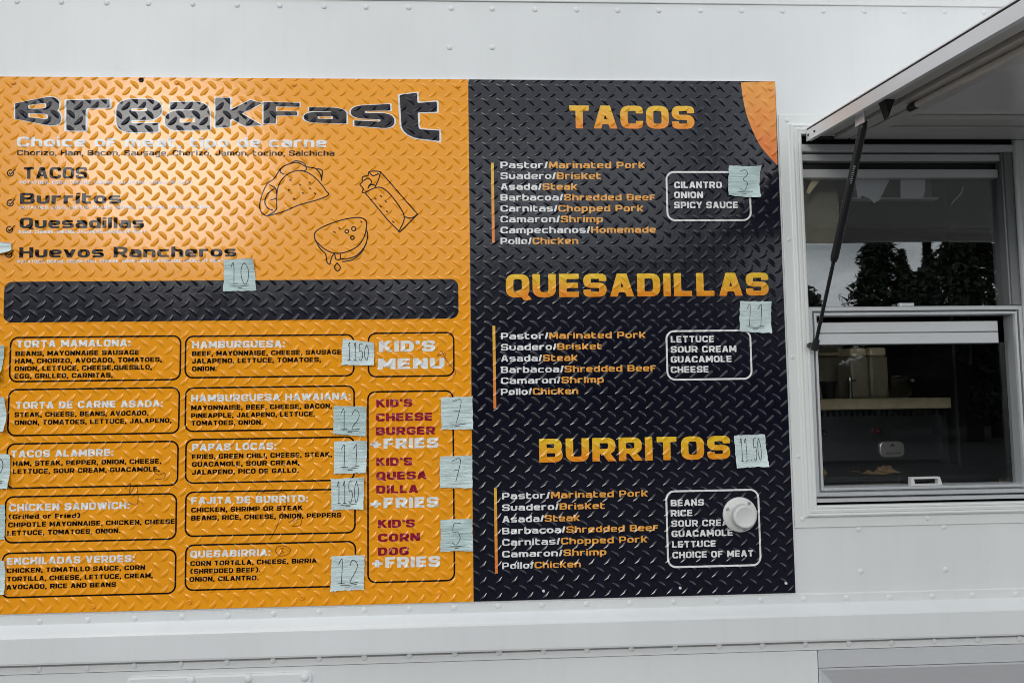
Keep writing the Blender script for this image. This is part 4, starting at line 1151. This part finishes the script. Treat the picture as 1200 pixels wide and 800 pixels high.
MB().box(gx0, gx1, .36, yk + .3, gz0 - .5, gz0 - .031).build('body', M['soot'], gd)
# shelf
sxa, sza = W(900, 468.5, .58); sxb, szb = W(1115.5, 478, .58)
sh = thing('shelf', (sxa, .58, szb), 'pale tan shelf above the griddle inside the window', 'shelf')
MB().bbox(sxa, sxb, .58, 1.0, szb, sza, .003).build('shelf_board', M['tan'], sh)
MB().box(sxb - .012, sxb - .004, .60, .99, szb - .25, szb - .001).build('bracket', M['soot'], sh)
# jugs
for k, (ua, ub, va) in enumerate(((996, 1017, 407.5), (1018.5, 1040, 407))):
    ya = .70
    xa, z_top = W(ua, va, ya); xb, _ = W(ub, va, ya)
    t = thing('storage_jug', ((xa + xb) / 2, ya + .04, sza), ('beige square storage jug nearest the chrome tap on the shelf', 'beige square storage jug beside the dark bowl on the shelf')[k], 'container', 'beige jugs on the kitchen shelf')
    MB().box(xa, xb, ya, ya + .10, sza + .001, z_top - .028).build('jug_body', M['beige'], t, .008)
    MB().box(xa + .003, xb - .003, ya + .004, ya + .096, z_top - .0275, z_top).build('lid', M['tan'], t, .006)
# cabinet back
ca = W(900, 417.5, 1.0); cb_ = W(1045, 467, 1.0)
cab = thing('cabinet', (ca[0], 1.05, sza), 'brown wall cabinet behind the shelf at the edge of the window', 'cabinet')
xm_ = W(993, 440, 1.0)[0]
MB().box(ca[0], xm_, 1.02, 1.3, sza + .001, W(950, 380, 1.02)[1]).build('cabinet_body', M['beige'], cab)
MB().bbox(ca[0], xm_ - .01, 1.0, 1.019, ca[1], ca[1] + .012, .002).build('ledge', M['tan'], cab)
# tap
ta = .66; tx, tz = W(996.5, 456, ta)
tp = thing('tap', (tx, ta, sza), 'chrome lever tap standing on the shelf in front of a jug', 'tap')
ztp = W(996, 446, ta)[1]
MB().tube((tx, ta, sza + .0005), (tx, ta, ztp), .0065, .0055).build('stem', M['chrome'], tp)
MB().tube((tx - .013, ta, ztp - .004), (tx + .020, ta, ztp + .001), .004).tube((tx, ta, ztp), (tx, ta, ztp + .010), .008, .006).build('lever', M['chrome'], tp)
# clear tub
jx0, jz1 = W(969, 446.5, .68); jx1, _ = W(985, 446, .68)
tub = thing('plastic_tub', ((jx0 + jx1) / 2, .70, sza), 'small dark tub at the shelf edge by the window jamb', 'tub')
MB().lathe(((jx0 + jx1) / 2, .72, sza + .0005), [(.020, 0), (.026, .05), (.028, .052), (.028, .058), (.022, .058)], axis='z', n=24).build('tub_body', M['soot'], tub)
# bowl with ladle
bx0, bz1 = W(1037, 441, .70); bx1, _ = W(1088, 441, .70)
bw = thing('mixing_bowl', ((bx0 + bx1) / 2, .78, sza), 'shiny dark mixing bowl on the shelf with a ladle across it', 'bowl')
rb_ = (bx1 - bx0) / 2; hb_ = bz1 - sza
M['bowl'] = metal_mat('dark polished steel', (.20, .19, .18), .22, (1, 1, 1))
MB().lathe(((bx0 + bx1) / 2, .70 + rb_, sza + .0005), [(rb_ * .45, 0), (rb_ * .62, .006), (rb_ * .86, hb_ * .45), (rb_ * .97, hb_ * .8), (rb_, hb_ * .97), (rb_ * 1.04, hb_), (rb_ * .98, hb_ * 1.0), (rb_ * .9, hb_ * .8)], axis='z', n=40).build('bowl_body', M['bowl'], bw)
ld = thing('ladle', (bx1, .70, bz1), 'thin chrome ladle lying across the dark mixing bowl', 'ladle')
pa, pb = W(1058, 443, .69), W(1096, 440, .69)
MB().tube((pa[0], .69, pa[1] + .004), (pb[0], .72, pb[1] + .004), .0028).build('ladle_handle', M['chrome'], ld)
pc = W(1069.5, 447, .68)
MB().lathe((pc[0], .68, pc[1] - .002), [(.003, 0), (.0085, .002), (.010, .007), (.0085, .012), (.004, .014)], axis='z', n=16).build('ladle_cup', M['chrome'], ld)
# pot at the right end of the shelf
px_, pz_ = W(1117, 450, .75)
pt = thing('steel_pot', (px_, .8, sza), 'dark round pot beyond the end of the tan shelf', 'pot')
MB().lathe((px_ + .02, .85, sza - .02), [(.045, 0), (.055, .01), (.058, .08), (.062, .083), (.062, .088), (.05, .088)], axis='z', n=32).build('pot_body', M['bowl'], pt)
# tall dark fridge filling the right of the view
fa = W(1119, 404, .55); fb = W(1260, 404, .55)
fg = thing('fridge', (fa[0] + .2, .8, ZB), 'tall black fridge filling the dark side of the window', 'fridge')
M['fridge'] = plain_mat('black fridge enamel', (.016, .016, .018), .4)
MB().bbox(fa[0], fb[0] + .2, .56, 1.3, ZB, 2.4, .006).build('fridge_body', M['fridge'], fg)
MB().tube((fa[0] + .04, .535, 1.7), (fa[0] + .04, .535, 2.0), .007).build('fridge_handle', M['soot'], fg)
# spice bottles, hanging utensils and a control knob in the shade
for k, (u, hgt, rr_, mt, lab) in enumerate(((1049, .05, .012, 'soot', 'small dark spice bottle behind the mixing bowl'), (1098, .075, .015, 'soot', 'dark squeeze bottle between the bowl and the pot'), (1107, .055, .013, 'brown', 'short brown spice jar before the end of the shelf'))):
    x, _ = W(u, 460, .86)
    b_t = thing('spice_bottle', (x, .86, sza), lab, 'bottle', 'bottles on the kitchen shelf')
    MB().lathe((x, .86, sza + .0005), [(rr_, 0), (rr_, hgt * .75), (rr_ * .45, hgt), (rr_ * .45, hgt * 1.05)], axis='z', n=18).build('bottle_body', M[mt], b_t)
    MB().lathe((x, .86, sza + hgt * 1.055), [(rr_ * .55, 0), (rr_ * .5, hgt * .16)], axis='z', n=18).build('cap', M['tan'], b_t)
for k, (u, v0, v1) in enumerate(((1066, 404, 428), (1076, 404, 424), (1088, 404, 431))):
    xa, za = W(u, v0, 1.1); xb, zb_2 = W(u + 3, v1, 1.1)
    ut = thing('kitchen_spoon', (xb, 1.1, zb_2), ('steel spoon hanging nearest the jugs in the shade', 'short steel spoon hanging between two longer ones in the shade', 'longest steel spoon hanging above the bowl in the shade')[k], 'spoon', 'spoons hanging in the kitchen')
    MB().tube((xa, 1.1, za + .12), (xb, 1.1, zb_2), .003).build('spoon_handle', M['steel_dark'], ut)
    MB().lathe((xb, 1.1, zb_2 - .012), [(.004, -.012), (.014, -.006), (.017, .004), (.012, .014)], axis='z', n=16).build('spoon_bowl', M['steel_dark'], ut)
M['red'] = plain_mat('red plastic', (.12, .015, .02), .4)
kr = W(1026, 504.5, yk)
MB().lathe((kr[0], yk - .001, kr[1]), [(.010, 0), (.010, .008), (.007, .010), (.007, .020), (.004, .022)], n=20).build('control_knob', M['red'], gd)
# crumpled brown paper on the counter
def crumple(ua, ub, va, vb, y, label, seed):
    rg = np.random.default_rng(seed)
    x0, z1_ = W(ua, va, y); x1, z0_ = W(ub, vb, y)
    m = MB(); nx, ny = 22, 14; vs = []
    z0_ = min(z0_, z1_ - .03)
    ph = rg.uniform(0, 6.28, 8)
    for j in range(ny + 1):
        for i in range(nx + 1):
            a, b = i / nx, j / ny
            env = math.sin(math.pi * b) ** .5 * math.sin(math.pi * min(max(a, .02), .98)) ** .4
            h = env * (.55 + .25 * math.sin(9 * a + 3 * math.sin(5 * b + ph[0]) + ph[1]) + .2 * math.sin(14 * b + 5 * a + ph[2]) + .05 * rg.normal())
            vs.append((x0 + (x1 - x0) * a, y + .14 * b, z0_ + max(0, h) * (z1_ - z0_)))
    m.add(vs, [(j * (nx + 1) + i, j * (nx + 1) + i + 1, (j + 1) * (nx + 1) + i + 1, (j + 1) * (nx + 1) + i) for j in range(ny) for i in range(nx)], 0, True)
    return tag(m.build('paper_bag', M['brown'], None), label, 'paper bag', 'brown paper on the counter')
crumple(955, 988, 546, 566, .33, 'crumpled brown paper on the counter below the slotted steel panel', 3)
crumple(1010, 1078, 547, 567, .33, 'longer crumpled brown paper behind the chrome sash handle', 5)
# wire hook with a block
wk = W(1187, 537, .2); wb = W(1190, 566, .2)
ho = thing('wire_stand', (wk[0], .2, wb[1]), 'thin wire hook on a brown block in the dark corner of the window', 'hook')
MB().path([(wk[0], .2, wb[1] + .01), (wk[0] - .004, .2, wk[1] - .004), (wk[0], .2, wk[1]), (wk[0] + .010, .2, wk[1])], .0011).build('wire', M['chrome'], ho)
MB().box(wk[0] - .022, wk[0] + .03, .19, .23, wb[1] - .006, wb[1] + .010).build('block', M['brown'], ho)
# papers hanging behind the upper pane
def hang(name, poly, y, mat, label, cat, group=None, bend=.003):
    m = MB(); vs = []
    for u, v in poly: x, z = W(u, v, y); vs.append((x, y, z))
    cxx = sum(v[0] for v in vs) / len(vs); czz = min(v[2] for v in vs); zt2 = max(v[2] for v in vs)
    vs = [(x, y_ + bend * ((zt2 - z) / (zt2 - czz + 1e-6)) ** 2, z) for x, y_, z in vs]
    b = [(x, y_ + .0006, z) for x, y_, z in vs]
    n = len(vs)
    m.add(vs + b, [tuple(range(n)), tuple(range(2 * n - 1, n - 1, -1))] + [(i, n + i, n + (i + 1) % n, (i + 1) % n) for i in range(n)])
    return tag(m.build(name, M[mat], None), label, cat, group)
gpz = 'papers hanging behind the upper pane'
hang('paper_slip', [(998, 205), (1016, 205), (1016, 231), (1006, 229), (999, 219)], .031, 'greenpaper', 'green paper slip tucked beside the torn grey paper behind the glass', 'paper', gpz)
hang('paper_slip', [(1001, 205), (1044, 205), (1042, 212), (1031, 234), (1025, 238), (1020, 233), (1011, 229), (1006, 233)], .028, 'paper', 'torn grey paper with a pointed lower edge behind the upper glass', 'paper', gpz)
hang('paper_slip', [(1055.5, 205), (1084.5, 205), (1084.5, 222), (1083, 230), (1080, 232.5), (1056, 231.5)], .0285, 'paper', 'square pale paper hanging behind the upper glass', 'paper', gpz)
hang('paper_slip', [(953, 207), (961, 211), (949, 227), (945, 225)], .0285, 'tan', 'narrow tan paper strip leaning in the upper corner of the glass', 'paper', gpz)
la, lb_ = W(992, 231.5, .045), W(1101, 234, .045)
lr = thing('ticket_rail', (la[0], .045, la[1]), 'thin metal ledge rail behind the upper glass below the papers', 'rail')
MB().bbox(la[0], lb_[0], .045, .07, la[1] - .004, la[1], .001).build('ledge', M['alu'], lr)
MB().box(la[0] + .02, lb_[0] - .004, .068, .071, la[1], la[1] + .05).build('backing', M['dark_wall'], lr)
pnx0, pnz1 = W(900, 190, .08); pnx1, pnz0 = W(985, 287, .08)
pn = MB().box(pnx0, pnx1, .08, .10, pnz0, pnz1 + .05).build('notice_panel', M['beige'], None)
tag(pn, 'plain tan panel behind the glass in the upper corner by the strut', 'panel')
cl_ = MB(); a_ = W(1115, 239, .03); b_ = W(1127, 226, .03); c_ = W(1129, 219, .03)
cl_.path([(a_[0], .03, a_[1]), (b_[0], .031, b_[1]), (c_[0], .031, c_[1])], .0016)
tag(cl_.build('wire_clip', M['chrome'], None), 'bent wire clip hanging alone behind the dark upper glass', 'clip')

# ================================================================== TREES ACROSS THE LOT (seen mirrored in the glass)
def conifer_mesh(h, r, seed, n=9000, ex=.78):
    rg = np.random.default_rng(seed); m = MB()
    for k in range(n):
        t = rg.uniform(.06, 1) ** .8
        z = h * t
        rad_ = r * (1 - t) ** ex * (.78 + .16 * math.sin(t * 40 + rg.uniform(-.6, .6)))
        a = rg.uniform(0, 6.283)
        rr_ = rad_ * rg.uniform(.35, 1.0) * (1 + .25 * math.sin(3 * a + seed + 7 * t) + .18 * math.sin(5 * a - 13 * t))
        c = Vector((rr_ * math.cos(a), rr_ * math.sin(a), z - .25 * rr_))
        d = Vector((math.cos(a) + rg.normal() * .5, math.sin(a) + rg.normal() * .5, rg.normal() * .6)).normalized(); s = Vector((-math.sin(a), math.cos(a), rg.uniform(-.6, .6)))
        L_ = rg.uniform(.12, .34); w = rg.uniform(.04, .11)
        m.add([c - d * L_ * .5 - s * w, c - d * L_ * .5 + s * w, c + d * L_ * .5], [(0, 1, 2)])
    return m
def broad_mesh(h, r, seed, n=6000):
    rg = np.random.default_rng(seed); m = MB()
    for k in range(n):
        q = rg.normal(size=3); q /= np.linalg.norm(q)
        rr_ = rg.uniform(.5, 1) ** .5 * (1 + .3 * math.sin(4 * q[0] + seed) * math.cos(5 * q[2]))
        c = Vector((q[0] * r * rr_, q[1] * r * rr_, h * .6 + q[2] * h * .4 * rr_))
        e = Vector(rg.normal(size=3)).normalized(); f = Vector(rg.normal(size=3)).cross(e).normalized(); s = rg.uniform(.07, .18)
        m.add([c - e * s, c + f * s * .6, c + e * s, c - f * s * .6], [(0, 1, 2, 3)])
    return m
def tree(name, u, dist, h, r, seed, label, conifer=True):
    """stands where its mirror image shows at photo column u"""
    az = math.atan((u - 556) / F)
    x = math.tan(az) * (D + dist); y = -dist
    t = thing(name, (x, y, 0), label, 'tree', 'trees across the lot in front of the truck')
    tk = MB().tube((0, 0, 0), (0, 0, h * .9), .22 * h / 9, .04, 10)
    c = (conifer_mesh if conifer else broad_mesh)(h, r, seed)
    for o in (tk.build('trunk', M['bark']), c.build('crown', M['needles' if conifer else 'leaves'])): o.parent = t
    return t
tree('conifer_tree', 1046, 24, 7.9, 3.0, 1, 'tall dark conifer mirrored in the middle of the upper window glass')
tree('conifer_tree', 838, 25, 13.5, 2.9, 9, 'tallest spreading conifer across the lot, added unseen to darken the black board')  # unseen tree, added to darken the reflection on the board's right side
tree('conifer_tree', 1110, 26, 7.2, 1.5, 2, 'slim dark conifer mirrored beside the tall one in the upper window glass')
tree('conifer_tree', 1158, 22, 10.0, 2.0, 3, 'tall narrow conifer mirrored near the dark mullion of the upper glass')
tree('broadleaf_tree', 1186, 24, 8.5, 2.4, 4, 'loose leafy tree mirrored against the mullion in the upper glass', False)
tree('broadleaf_tree', 934, 30, 6.2, 2.2, 5, 'low leafy tree mirrored beside the window jamb in the upper glass', False)
tree('conifer_tree', 1078, 32, 8.0, 2.4, 6, 'hazy conifer behind the tallest one mirrored in the glass')
rgx = np.random.default_rng(11)
hd = MB()
for k in range(14000):
    x = rgx.uniform(-75, 75); hmax = (7.0 if x < 12.5 else 3.2) + .8 * math.sin(x * .35) + .6 * math.sin(x * .91 + 1)
    z = rgx.uniform(0.1, 1) ** .7 * hmax
    c = Vector((x, -33 + rgx.uniform(-1.5, 1.5), z)); e = Vector(rgx.normal(size=3)).normalized(); f = Vector(rgx.normal(size=3)).cross(e).normalized(); s = rgx.uniform(.3, .7)
    hd.add([c - e * s, c + f * s * .7, c + e * s, c - f * s * .7], [(0, 1, 2, 3)])
hd.box(-75, 75, -34.5, -33.5, 0, 2.4)
hd.box(-75, 12, -34.4, -33.6, 2.4, 5.2)
tag(hd.build('hedge', M['leaves'], None), 'long dark hedge across the lot', 'hedge', None, 'stuff')
